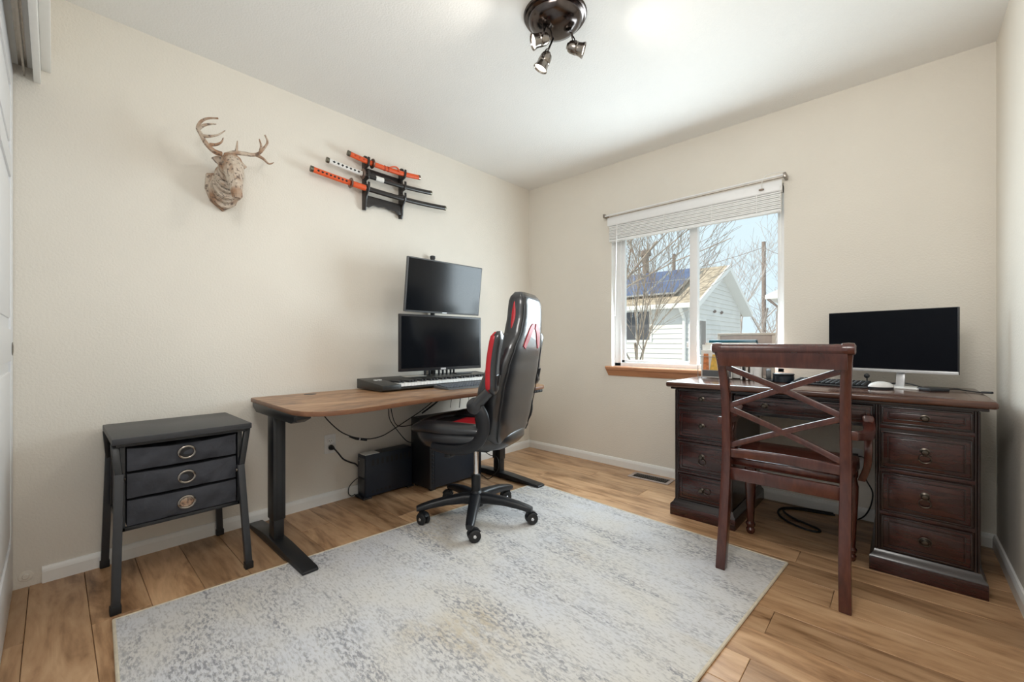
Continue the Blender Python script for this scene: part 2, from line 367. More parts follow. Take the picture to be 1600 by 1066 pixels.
def baseboard(name, p0, p1, inward):
    p0 = Vector(p0); p1 = Vector(p1); n = Vector(inward); b = B()
    prof = [(0, 0), (0.014, 0), (0.014, 0.046), (0.011, 0.056), (0.007, 0.064), (0.0, 0.066)]
    b.loft([[p + n * a + Vector((0, 0, z)) for a, z in prof] for p in (p0, p1)])
    return struct(b.build(name, 'trim', smooth=False))
baseboard('baseboard_left', (0, -3.105, 0), (0, 0, 0), (1, 0, 0))
baseboard('baseboard_back', (0.0, 0, 0), (W, 0, 0), (0, -1, 0))
baseboard('baseboard_right', (W, -3.105, 0), (W, 0, 0), (-1, 0, 0))

# closet sliding doors (one leaf seen edge-on at the left border, its twin behind the photographer)
def closet_door(name, x0, x1, yf):
    b = B().box(x0, x1, yf - 0.034, yf - 0.006, 0.012, 2.075)
    st = 0.11
    b.box(x0, x0 + st, yf - .01, yf, 0.012, 2.075, .002).box(x1 - st, x1, yf - .01, yf, 0.012, 2.075, .002)
    for z0, z1 in ((0.012, 0.22), (0.92, 1.04), (1.62, 1.70), (1.97, 2.075)): b.box(x0 + st, x1 - st, yf - .01, yf, z0, z1, .002)
    d = struct(b.build(name, 'door'))
    for z0, z1 in ((0.26, 0.88), (1.08, 1.58), (1.74, 1.93)):
        for q0, q1 in ((x0 + st + .04, (x0 + x1) / 2 - .03), ((x0 + x1) / 2 + .03, x1 - st - .04)):
            B().box(q0, q1, yf - .012, yf - .001, z0, z1, .004).build('panel', 'door', d)
    B().lathe([(0.024, 0), (0.027, 0.002), (0.02, 0.003), (0.016, 0.001)], ((x0 + 0.055), yf, 0.965), (0, 1, 0), 20).build('finger_pull', 'nickel', d)
    return d
closet_door('door_1', 0.004, 1.49, -3.182)
closet_door('door_2', 1.45, W - 0.004, -3.226)

# ------------------------------------------------------------------ window
wy = 0.085
wn = B().box(OX0, OX0 + .055, wy - .03, wy + .03, OZ0, OZ1, .003).box(OX1 - .045, OX1, wy - .03, wy + .03, OZ0, OZ1, .003)
wn.box(OX0, OX1, wy - .03, wy + .03, OZ0 - .02, OZ0 + .03, .003).box(OX0, OX1, wy - .03, wy + .03, OZ1 - .05, OZ1, .003)
win = struct(wn.build('window_1', 'vinyl'))
B().box(1.476, 1.530, wy - .026, wy + .026, OZ0 + .02, OZ1 - .04, .003).build('mullion', 'vinyl', win)
xa, xb = OX0 + .05, 1.480                                  # sliding sash at left
B().box(xa, xa + .03, wy - .012, wy + .02, OZ0 + .025, OZ1 - .045, .002).box(xb - .006, xb + .002, wy - .012, wy + .02, OZ0 + .025, OZ1 - .045).box(xa, xb, wy - .012, wy + .02, OZ0 + .025, OZ0 + .05, .002).box(xa, xb, wy - .012, wy + .02, OZ1 - .08, OZ1 - .045, .002).build('sash', 'vinyl', win)
B().box(xa + .02, xb, wy + .002, wy + .006, OZ0 + .03, OZ1 - .05).build('pane', 'glass', win)
B().box(1.525, OX1 - .04, wy + .012, wy + .016, OZ0 + .02, OZ1 - .04).build('pane', 'glass', win)
B().box(1.452, 1.470, wy - .024, wy - .012, 0.955, 0.995, .003).build('latch', 'vinyl', win)
# drywall returns painted white
struct(B().box(OX0 - .002, OX0 + .001, 0.0005, wy - .03, OZ0, OZ1).box(OX1 - .001, OX1 + .002, 0.0005, wy - .03, OZ0, OZ1).build('trim_3', 'trim'))
# wooden stool and apron
b = B(); prof = [(-0.035, 0.775), (-0.035, 0.792), (-0.028, 0.800), (0.055, 0.800), (0.055, 0.780), (0.0, 0.780), (0.0, 0.725), (-0.008, 0.725), (-0.022, 0.765)]
b.loft([[Vector((x0 + (0.018 if (z < .78 and x0 < 1) else -0.018 if z < .78 else 0), y, z)) for y, z in prof] for x0 in (0.832, 2.112)])
struct(b.build('trim_4', 'sill', smooth=False, bevel=.0015))

# blind drawn up under its head rail
bl = thing('window_blind', 'white horizontal slat blind drawn up at the top of the window', 'blind', (1.47, 0.0, 1.80))
B().box(0.872, 2.066, -0.052, -0.004, 1.922, 1.962, .003).build('head_rail', 'vinyl', bl)
B().box(0.868, 2.070, -0.056, -0.050, 1.926, 1.990, .002).build('valance', 'vinyl', bl)
for k in range(9):
    z = 1.818 + k * 0.0115
    B().box(0.880, 2.062, -0.050 + (k % 2) * .002, -0.002, z, z + .0098, .002, seg=1).build('slat', 'blind', bl)
B().box(0.880, 2.062, -0.050, -0.004, 1.800, 1.815, .003).build('bottom_rail', 'blind', bl)
for x in (0.955, 1.33, 1.66, 1.93):
    B().box(x, x + .005, -0.0535, -0.0525, 1.800, 1.925).build('ladder_tape', 'blind', bl)
B().tube([(0.955, -.06, 1.93), (0.953, -.062, 1.80), (0.938, -.06, 1.20)], .0035, 8).build('tilt_wand', 'whiteplastic', bl)
B().tube([(2.062, -.06, 1.95), (2.066, -.062, 1.70), (2.066, -.06, 1.42)], .0018, 6).build('lift_cord', 'whitecord', bl)
rod = thing('curtain_rod', 'thin white curtain rod with end brackets along the top of the window', 'curtain rod', (1.46, 0, 2.0))
B().tube([(0.846, -.065, 2.006), (2.086, -.065, 2.012)], .006, 10).build('rod', 'vinyl', rod)
B().tube([(0.865, -.067, 1.992), (2.078, -.067, 1.996)], .0025, 6).build('lower_bar', 'brownrod', rod)
for x in (0.846, 2.086):
    B().box(x - .008, x + .008, -.075, 0.0, 1.994, 2.024, .003).build('bracket', 'nickel', rod)
B().tube(spline([(1.965, -.068, 1.955), (1.965, -.07, 1.99), (1.99, -.07, 2.03), (2.08, -.07, 2.03)]), .0022, 6).build('cord', 'whitecord', rod)
B().obox((1.962, -.068, 1.948), (.028, .012, .01), bev=.003).build('cord_clip', 'brownrod', rod)

# ------------------------------------------------------------------ rug
q = [Vector((0.556, -2.928, 0)), Vector((2.085, -3.000, 0)), Vector((2.232, -0.857, 0)), Vector((0.728, -0.785, 0))]
rug = thing('area_rug', 'large pale grey and cream distressed rug on the wood floor', 'rug', (1.40, -1.89, 0), math.radians(-3.4))
ins = 0.003; c = sum(q, Vector()) / 4
qi = [p + (c - p).normalized() * ins for p in q]
B().loft([[p + Vector((0, 0, 0.0005)) for p in qi], [p + Vector((0, 0, 0.0085)) for p in qi]]).build('pile', 'rug', rug, smooth=False)
for i in range(4):
    B().tube([q[i] + Vector((0, 0, .0055)), q[(i + 1) % 4] + Vector((0, 0, .0055))], .0055, 8).build('binding', 'rugedge', rug)
RZ = 0.0085

# ------------------------------------------------------------------ executive desk
DT = 0.765; DYF = -0.672
dk = thing('executive_desk', 'dark mahogany double-pedestal desk with panelled drawers under the window', 'desk', (2.24, -0.33, 0))
B().box(1.602, 2.878, DYF, -0.016, DT - .030, DT, .011, seg=4).build('desktop', 'mahogany_top', dk)
B().box(1.625, 2.855, DYF + .02, -.03, DT - .042, DT - .030, .003).build('moulding', 'mahogany_dark', dk)
# inlaid border line on the top
for x0, x1, y0, y1 in ((1.66, 2.82, DYF + .055, DYF + .058), (1.66, 2.82, -.07, -.067), (1.66, 1.663, DYF + .055, -.067), (2.817, 2.82, DYF + .055, -.067), (2.50, 2.503, DYF + .055, -.067), (1.975, 1.978, DYF + .055, -.067)):
    B().box(x0, x1, y0, y1, DT - .002, DT + .0004).build('inlay_line', 'mahogany_dark', dk)
YB = -0.627
def knob(parent, x, z, y, ring=None):
    b = B().lathe([(0.0135, 0), (0.0135, .002), (0.008, .004), (0.005, .006), (0.005, .012), (0.0105, .016), (0.0115, .021), (0.008, .026), (0.001, .0275)], (x, y, z), (0, -1, 0), 20)
    b.v = [Vector((x + (v.x - x) * 1.15, v.y, z + (v.z - z))) for v in b.v]
    k = b.build('knob', 'oldbrass', parent)
    if ring:
        dx, dz = ring; r = 0.0165
        pts = [(x + dx + 1.12 * r * math.cos(t * 2 * PI / 24), y - .007 - (0.004 if dz == 0 and dx == 0 else 0), z + dz + r * math.sin(t * 2 * PI / 24)) for t in range(24)]
        B().tube(pts, .0022, 8, closed=True).build('ring_pull', 'oldbrass', parent)
def drawer(x0, x1, z0, z1, ring=None, knobs=None, y=YB):
    d = B().box(x0, x1, y - .010, y + .35, z0, z1, .0025).build('drawer', 'mahogany', dk)
    def frame(a, wd, proud, nm, mt):
        b = B()
        X0, X1, Z0, Z1 = x0 + a, x1 - a, z0 + a, z1 - a
        for p, q_ in (((X0, Z0), (X1, Z0)), ((X1, Z0), (X1, Z1)), ((X1, Z1), (X0, Z1)), ((X0, Z1), (X0, Z0))):
            b.bar((p[0], y - .010, p[1]), (q_[0], y - .010, q_[1]), wd, proud * 2, min(wd, proud) * .3, up=(0, 1, 0))
        b.build(nm, mt, d)
    frame(.004, .006, .004, 'edge_bead', 'mahogany_dark')
    frame(.021, .0035, .003, 'panel_bead', 'mahogany_dark')
    B().box(x0 + .026, x1 - .026, y - .0135, y - .009, z0 + .024, z1 - .024, .0025).build('panel', 'mahogany', d)
    for kx in (knobs or [(x0 + x1) / 2]): knob(d, kx, (z0 + z1) / 2 + (.012 if ring and ring[1] < 0 else 0), y - .0135, ring)
def pedestal(x0, x1, mirror):
    body = B().box(x0, x1, YB, -.03, .05, DT - .042).build('pedestal', 'mahogany_dark', dk)
    for x in (x0 + .006, x1 - .006):                       # reeded corner posts
        for k in (-1, 1): B().tube([(x + k * .0045, YB - .001, .075), (x + k * .0045, YB - .001, DT - .046)], .005, 10).build('reed', 'mahogany_dark', body)
    B().box(x0 - .022, x1 + .022, YB - .030, -.020, 0, .058, .002).build('plinth', 'mahogany', dk)
    b = B(); r = [(.022, .058), (.020, .064), (.010, .074), (.004, .090), (0, .092)]
    b.loft([[Vector((x0 - a, YB - a * 1.3, z)), Vector((x1 + a, YB - a * 1.3, z)), Vector((x1 + a, -.025, z)), Vector((x0 - a, -.025, z))] for a, z in r])
    b.build('plinth_moulding', 'mahogany_dark', dk)
    a, c = x0 + .018, x1 - .018
    drawer(a, c, .640, .714)
    drawer(a, c, .450, .606, (0, -.030) if mirror else None)
    drawer(a, c, .262, .428, (0, -.030))
    drawer(a, c, .098, .243, (0, 0) if mirror else (.026, 0))
    for z in (.627, .439, .252): B().box(x0 + .012, x1 - .012, YB - .006, YB + .02, z - .008, z + .008, .002).build('rail', 'mahogany', dk)
pedestal(1.645, 1.945, False)
pedestal(2.525, 2.831, True)
B().box(1.945, 2.525, -.60, -.03, .612, DT - .042).build('centre_case', 'mahogany_dark', dk)
drawer(1.956, 2.514, .628, .712, None, [2.10, 2.37])

# ------------------------------------------------------------------ x-back wooden armchair
ch = thing('wooden_armchair', 'dark red-brown wooden armchair with a double X back at the mahogany desk', 'chair', (2.24, -0.86, 0))
XL, XR = 2.034, 2.452
def post(x, foot_z, s):
    pts = [(x - s * .004, -1.105, foot_z), (x, -1.075, .20), (x, -1.035, .42), (x, -1.03, .55), (x, -1.05, .75), (x - s * 0.006, -1.085, .90), (x - s * .012, -1.115, .955)]
    b = B(); sp = spline(pts, 4); n = len(sp); rings = []
    for i, p in enumerate(sp):
        t = i / (n - 1); w = .0165 + .003 * (1 - t); d = .017 + .008 * math.sin(PI * min(1, t * 1.6))
        rings.append([p + Vector((a * w, c_ * d, 0)) for a, c_ in ((-1, -1), (1, -1), (1, 1), (-1, 1))])
    b.loft(rings); return b.build('rear_leg', 'chairwood', ch, bevel=.004)
post(XL, RZ, 1); post(XR, 0.0, -1)
def top_y(u): return -1.118 + 0.030 * math.cos((u - .5) * PI) 
b = B(); rings = []                                          # scrolled crest rail, curved towards the seat
for i in range(21):
    u = i / 20; x = XL - .012 + (XR - XL + .024) * u; y = top_y(u)
    rings.append([Vector((x, y + dy, z)) for dy, z in ((-.012, .888), (.010, .888), (.012, .945), (.012, .968), (.002, .982), (-.014, .984), (-.026, .974), (-.028, .958), (-.018, .948))])
b.loft(rings).build('crest_rail', 'chairwood', ch, bevel=.002)
for x in (XL - .014, XR + .014):
    B().lathe([(.014, -.022), (.021, -.018), (.023, 0), (.021, .018), (.014, .022)], (x, -1.122, .966), (1, 0, 0), 20).build('scroll_end', 'chairwood', ch)
def bk(x, z):                                                # curved back surface
    u = (x - XL) / (XR - XL); base = lerp([(.42, -1.03), (.55, -1.03), (.75, -1.05), (.90, -1.09), (.96, -1.115)], z)[0]
    return Vector((x, base + .022 * math.sin(PI * u), z))
for x0, z0, x1, z1, k in ((XL, .888, XR, .705, 0), (XR, .888, XL, .705, .012), (XL, .705, XR, .528, 0), (XR, .705, XL, .528, .012)):
    pts = [bk(x0 + (x1 - x0) * i / 10, z0 + (z1 - z0) * i / 10) + Vector((0, -k * 0, 0)) for i in range(11)]
    up = Vector((0, 1, 0)); d = (pts[-1] - pts[0]).normalized(); sd_ = Vector((-d.z, 0, d.x)).normalized()
    B().loft([[p + sd_ * a * .0115 + up * c_ * .009 for a, c_ in ((-1, -1), (1, -1), (1, 1), (-1, 1))] for p in pts]).build('cross_bar', 'chairwood', ch, bevel=.002)
b = B(); rings = []
for i in range(15):
    u = i / 14; x = XL + .01 + (XR - XL - .02) * u; y = -1.03 + .03 * math.sin(PI * u)
    rings.append([Vector((x, y + a, z)) for a, z in ((-.012, .482), (.012, .482), (.012, .518), (-.006, .522), (-.012, .518))])
b.loft(rings).build('lower_back_rail', 'chairwood', ch, bevel=.002)
seat = [(-.205, -.165 - .02), (.205, -.185), (.232, .10), (.225, .215), (.15, .240), (-.15, .240), (-.225, .215), (-.232, .10)]
b = B(); rings = []
cx, cy = 2.243, -.815
for z, s in ((.438, .975), (.444, 1.0), (.464, 1.0), (.474, .985), (.476, .93), (.470, .60), (.466, .2)):
    rings.append([Vector((cx + x * s, cy + y * s, z)) for x, y in seat])
b.loft(rings).build('seat', 'chairwood', ch, bevel=.003)
B().box(XL + .012, XR - .012, -1.045, -1.020, .385, .438, .003).build('rear_apron', 'chairwood', ch)
B().box(2.07, 2.41, -.630, -.608, .385, .440, .003).build('front_apron', 'chairwood', ch)
for x in (2.030, 2.446): B().box(x - .010, x + .010, -1.02, -.62, .385, .440, .003).build('side_apron', 'chairwood', ch)
for x in (2.030, 2.438):
    B().lathe([(.014, 0), (.019, .008), (.021, .022), (.015, .032), (.021, .040), (.023, .052), (.016, .062), (.017, .075), (.021, .16), (.027, .28), (.028, .34), (.022, .375), (.027, .385), (.027, .44)], (x, -.615, 0), (0, 0, 1), 18).build('front_leg', 'chairwood', ch)
for s, x in ((-1, XL), (1, XR)):
    xo = x + s * .052
    pts = spline([(x + s * .016, -1.045, .640), (x + s * .035, -.98, .632), (xo, -.86, .618), (xo + s * .004, -.75, .612), (xo, -.69, .628), (xo - s * .004, -.665, .655)], 4)
    rings = []
    for p in pts: rings.append([p + Vector((a, 0, c_)) for a, c_ in ((-.019, -.017), (.019, -.017), (.021, .010), (.014, .017), (-.014, .017), (-.021, .010))])
    arm = B().loft(rings).build('arm', 'chairwood', ch, bevel=.002)
    pts = spline([(xo, -.735, .600), (xo + s * .002, -.760, .54), (xo - s * .002, -.745, .47), (xo - s * .022, -.720, .40)], 4)
    B().loft([[p + Vector((a * .013, c_ * .030, 0)) for a, c_ in ((-1, -1), (1, -1), (1, 1), (-1, 1))] for p in pts]).build('arm_support', 'chairwood', ch, bevel=.003)

# ------------------------------------------------------------------ things on the mahogany desk
def on(px, py, z): return at(px, py, 2, z)
def disc(b, c, r, h, n=28, bev=.0): return b.lathe([(r - bev, 0), (r, bev), (r, h - bev), (r - bev, h)], c, (0, 0, 1), n)
# monitor
pl, pr = Vector((2.310, -.150, 0)), Vector((2.797, -.306, 0))
mid = (pl + pr) / 2; ax = (pr - pl).normalized(); mw = (pr - pl).length; mrz = math.atan2(ax.y, ax.x)
mo = thing('desktop_monitor', 'thin black monitor with silver chin and stand on the mahogany desk', 'monitor', (mid.x, mid.y, DT), mrz)
z0, z1 = .842 - DT, 1.152 - DT
B().box(-mw / 2, mw / 2, 0.0, .018, z0, z1, .002).build('housing', 'blackplastic', mo, False)
B().box(-mw / 2 + .003, mw / 2 - .003, -.0015, .002, z0 + .018, z1 - .003).build('screen', 'screen_matte', mo, False)
B().box(-mw / 2, mw / 2, -.003, .004, z0, z0 + .014, .001).build('chin', 'silver', mo, False)
B().obox((.045, .03, .06), (.034, .012, .12), (math.radians(-12), 0, 0), .003).build('neck', 'silver', mo, False)
B().box(-.045, .135, -.055, .085, 0, .008, .003).build('foot', 'whiteplastic', mo, False)
# black desktop keyboard
kb = thing('computer_keyboard', 'black desktop keyboard lying below the right monitor', 'keyboard', (2.335, -.300, DT), math.radians(-8))
B().prism([(-.075, 0), (.075, 0), (.075, .022), (.06, .024), (-.075, .010)], 'yz', -.165, .165).build('case', 'blackplastic', kb, False, bevel=.003)
b = B()
for r in range(5):
    for c_ in range(15): b.box(-.155 + c_ * .0207, -.137 + c_ * .0207, -.062 + r * .025, -.041 + r * .025, .012 + r * .0024, .0195 + r * .0027, .002, seg=1)
stuff(b.build('keycaps', 'blackplastic', kb, False))
# mouse
ms = thing('computer_mouse', 'white and black computer mouse in front of the right monitor', 'mouse', (2.535, -.375, DT), math.radians(35))
def dome(sx, sy, sz, z0=0.0, n=20, k=7):
    return [[Vector((sx * math.cos(a) * math.cos(t), sy * math.sin(a) * math.cos(t), z0 + sz * math.sin(t))) for a in [2 * PI * j / n for j in range(n)]] for t in [PI / 2 * .97 * i / k for i in range(k + 1)]]
B().loft([[Vector((.052 * math.cos(a), .031 * math.sin(a), z)) for a in [2 * PI * j / 20 for j in range(20)]] for z in (0, .014)]).build('base', 'blackplastic', ms, False)
B().loft(dome(.054, .032, .026, .012)).build('shell', 'whiteplastic', ms, False)
# small dark flat adapter and its cable
dv = thing('card_reader', 'small flat dark box lying on the desk right of the mouse', 'device', (2.715, -.300, DT), math.radians(40))
B().box(-.045, .045, -.034, .034, 0, .014, .004).build('case', 'graymetal', dv, False)
B().box(-.040, .040, -.029, .029, .0135, .0150, .0005).build('lid', 'blackplastic', dv, False)
cb = [(2.50, -.12, DT + .006), (2.56, -.13, DT + .012), (2.62, -.17, DT + .020), (2.665, -.22, DT + .013), (2.69, -.25, DT + .004)]
tag(B().tube(spline(cb), .003, 8).build('monitor_cable', 'rubber'), 'black cable looping behind the mouse under the right monitor', 'cable')
cb = [(2.745, -.262, DT + .006), (2.79, -.235, DT + .0085), (2.83, -.26, DT + .005), (2.865, -.30, DT + .004), (2.893, -.335, DT + .008)]
cab = thing('charging_cable', 'black charging cable running off the right end of the mahogany desk', 'cable', (2.745, -.262, DT))
B().tube(spline(cb), .003, 8).build('lead', 'rubber', cab)
B().tube([(2.868, -.303, DT + .005), (2.895, -.337, DT + .008)], .005, 10).build('plug', 'blackplastic', cab)
wc = thing('webcam', 'small black webcam clipped under the right monitor', 'webcam', (2.475, -.195, DT))
B().lathe([(.008, 0), (.012, .003), (.012, .016), (.006, .02)], (0, -.0, .052), (0, -1, 0), 18).build('body', 'blackplastic', wc, False)
B().tube([(0, .004, .0), (0, .006, .025), (0, 0, .045)], .003, 8).build('stem', 'blackplastic', wc, False)
B().box(-.014, .014, -.012, .018, 0, .004, .001).build('base', 'blackplastic', wc, False)
# round tin and mug
tn = thing('round_tin', 'low round black tin on the desk behind the chair back', 'tin', (2.115, -.265, DT))
disc(B(), (0, 0, 0), .052, .040, 36, .003).build('body', 'tin', tn, False); disc(B(), (0, 0, .040), .0535, .010, 36, .003).build('lid', 'blackplastic', tn, False)
tp = thing('tape_dispenser', 'grey rounded tape dispenser beside the black tin', 'dispenser', (2.035, -.235, DT))
B().lathe([(.010, -.012), (.034, -.012), (.037, 0), (.034, .012), (.010, .012)], (0, 0, .037), (1, .25, 0), 24).build('roll', 'greyplastic', tp, False)
B().box(-.018, .030, -.035, .035, 0, .012, .003).build('base', 'blackplastic', tp, False)
# file sorter, papers and books below the window
fs = thing('wire_file_sorter', 'wire desk file sorter on the left end of the mahogany desk', 'file holder', (1.80, -.17, DT))
for y in (-.285, -.215, -.145, -.075):
    B().tube([(1.652, y, DT + .004), (1.652, y, DT + .135), (1.985, y, DT + .135), (1.985, y, DT + .004)], .0022, 6).build('divider', 'wire', fs)
for x in (1.652, 1.818, 1.985): B().tube([(x, -.285, DT + .004), (x, -.075, DT + .004)], .0025, 6).build('base_wire', 'wire', fs)
bo = thing('framed_board', 'pale taupe framed board leaning against the window, tallest of the desk papers', 'board', (1.87, -.06, DT))
mt = Matrix.Translation((1.868, -.062, DT + .143)) @ Euler((math.radians(-7), 0, 0)).to_matrix().to_4x4()
B().box(-.165, .165, -.006, .006, -.142, .142, .002, mt).build('panel', 'taupe', bo)
for x0, x1, z0, z1 in ((-.168, .168, .128, .144), (-.168, .168, -.142, -.126), (-.168, -.150, -.126, .128), (.150, .168, -.126, .128)):
    B().box(x0, x1, -.011, .008, z0, z1, .002, mt).build('frame_strip', 'taupelight', bo)
bk_ = thing('teal_binder', 'dark teal binder standing in the wire file sorter', 'binder', (1.80, -.12, DT))
B().box(1.672, 1.948, -.138, -.132, DT + .006, DT + .240, .002).box(1.672, 1.948, -.096, -.090, DT + .006, DT + .240, .002).box(1.672, 1.948, -.136, -.092, DT + .234, DT + .242, .003).build('cover', 'teal', bk_)
B().box(1.680, 1.940, -.131, -.097, DT + .010, DT + .228).build('pages', 'paper', bk_)
fd = thing('grey_folder', 'light grey open-topped folder box in front of the teal binder', 'folder', (1.80, -.18, DT))
B().prism([(1.660, DT + .006), (1.960, DT + .006), (1.955, DT + .212), (1.652, DT + .212)], 'xz', -.206, -.200).build('front_flap', 'paper', fd)
B().prism([(1.660, DT + .006), (1.960, DT + .006), (1.955, DT + .224), (1.655, DT + .224)], 'xz', -.158, -.152).build('back_flap', 'taupelight', fd)
mg = thing('magazine', 'magazine with an orange and yellow cone picture in the wire file sorter', 'magazine', (1.76, -.25, DT))
B().box(1.664, 1.846, -.262, -.252, DT + .005, DT + .178, .001).build('pages', 'paper', mg)
def cover(poly, mat, nm): B().prism(poly, 'xz', -.2640, -.2622).build(nm, mat, mg)
cover([(1.672, DT + .012), (1.840, DT + .012), (1.840, DT + .050), (1.672, DT + .050)], 'greyplastic', 'cover_print')
cover([(1.676, DT + .052), (1.712, DT + .052), (1.708, DT + .155), (1.680, DT + .155)], 'coral', 'cover_print')
cover([(1.716, DT + .052), (1.764, DT + .052), (1.752, DT + .150), (1.733, DT + .150)], 'yellow', 'cover_print')
cover([(1.772, DT + .052), (1.836, DT + .052), (1.832, DT + .140), (1.782, DT + .140)], 'coral', 'cover_print')
for i, (x, h, c_) in enumerate(((1.900, .095, 'blackplastic'), (1.930, .080, 'brownrod'), (1.955, .090, 'blackplastic'))):
    n = thing('pocket_notebook', ['thin black notebook standing beside the magazine', 'small brown notebook standing between two black ones', 'thicker black notebook nearest the black tin'][i], 'notebook', (x, -.245, DT), 0, 'notebooks on the mahogany desk')
    w = .007 if i < 2 else .010
    B().box(-w, -w + .002, -.03, .03, 0, h, .0005).box(w - .002, w, -.03, .03, 0, h, .0005).box(-w, w, .028, .03, 0, h, .0005).build('cover', c_, n, False)
    B().box(-w + .002, w - .002, -.028, .028, .003, h - .004).build('pages', 'paper', n, False)
cp = thing('pen_cup', 'white flared pen cup beside the grey tape dispenser', 'cup', (1.992, -.300, DT))
B().lathe([(.015, 0), (.018, .002), (.024, .085), (.022, .085), (.015, .005)], (0, 0, 0), (0, 0, 1), 20).build('cup', 'whiteplastic', cp, False)
# wall outlet and cords under the desk
def outlet(name, label, c, n, u):
    t = thing(name, label, 'outlet', c, 0, 'wall outlets'); c = Vector(c); n = Vector(n); u = Vector(u); z = Vector((0, 0, 1))
    rot = Matrix((u, n, z)).transposed().to_4x4(); rot.translation = c
    B().box(-.036, .036, 0, .006, -.058, .058, .003, rot).build('cover_plate', 'whiteplastic', t)
    for dz in (.020, -.020):
        s = B().box(-.016, .016, .005, .009, dz - .014, dz + .014, .004, rot).build('socket', 'trim', t)
        B().box(-.007, -.005, .0085, .0096, dz - .004, dz + .005, 0, rot).box(.005, .007, .0085, .0096, dz - .004, dz + .005, 0, rot).box(-.002, .002, .0085, .0096, dz - .010, dz - .007, 0, rot).build('slots', 'blackplastic', s)
    return t
outlet('wall_outlet', 'white wall outlet behind the wooden armchair', (2.415, 0.0, .335), (0, -1, 0), (1, 0, 0))
c1 = thing('hanging_power_cord', 'black power cord hanging from the outlet behind the wooden armchair', 'cord', (2.42, -.05, 0))
B().box(2.402, 2.430, -.035, -.0097, .338, .366, .004).build('plug', 'blackplastic', c1)
B().tube(spline([(2.416, -.036, .352), (2.45, -.06, .36), (2.482, -.06, .33), (2.462, -.05, .25), (2.492, -.05, .17), (2.475, -.05, .07), (2.43, -.06, .012), (2.35, -.08, .006)]), .0035, 8).build('lead', 'rubber', c1)
tag(B().tube(spline([(2.32, -.035, .006), (2.19, -.06, .006), (2.09, -.13, .006), (2.085, -.24, .006), (2.14, -.33, .006), (2.225, -.385, .006), (2.285, -.385, .0065), (2.29, -.345, .006), (2.23, -.305, .006), (2.14, -.245, .0065), (2.10, -.18, .014), (2.15, -.10, .006), (2.33, -.055, .006)], 8), .0055, 8).build('coiled_power_cord', 'rubber'), 'black power cord coiled on the floor in the desk kneehole', 'cord')

# ------------------------------------------------------------------ floor register
fv = thing('floor_vent', 'bronze slotted floor vent by the window wall', 'vent', (1.265, -.125, 0), math.radians(2))
b = B()
for x0, x1, y0, y1 in ((-.150, .150, -.068, -.046), (-.150, .150, .046, .068), (-.150, -.126, -.046, .046), (.126, .150, -.046, .046)): b.box(x0, x1, y0, y1, .0002, .006, .002)
b.build('frame', 'taupe', fv, False)
B().box(-.127, .127, -.047, .047, .0002, .0012).build('duct', 'rubber', fv, False)
for k in range(17):
    x = -.120 + k * .015
    o = B().box(x, x + .005, -.047, .047, .0012, .005).build('louvre', 'oldbrass', fv, False)
B().box(-.126, .126, -.003, .003, .0012, .0055).build('cross_bar', 'oldbrass', fv, False)

# ------------------------------------------------------------------ folding side table with fabric drawers
st = thing('fabric_drawer_stand', 'black metal stand with three charcoal fabric drawers by the left wall', 'drawer stand', (.25, -2.70, 0))
B().box(.030, .458, -2.927, -2.468, .605, .629, .003).build('top', 'graymetal', st)
B().box(.045, .440, -2.915, -2.480, .592, .606, .002).build('top_frame', 'blackmetal', st)
fx0, fx1, fy0, fy1 = .070, .430, -2.896, -2.508
b = B()
for y in (fy0, fy1):
    for x in (fx0, fx1 - .018): b.box(x, x + .018, y - .009, y + .009, .268, .595, .002)
    b.box(fx0, fx1, y - .009, y + .009, .268, .284, .002)
for x in (fx0, fx1 - .018): b.box(x, x + .018, fy0, fy1, .268, .282, .002)
b.build('drawer_frame', 'blackmetal', st)
B().box(fx0, fx1 - .02, fy0 - .004, fy0 + .002, .284, .592).box(fx0, fx1 - .02, fy1 - .002, fy1 + .004, .284, .592).box(fx0, fx0 + .004, fy0, fy1, .284, .592).build('side_cover', 'fabric', st)
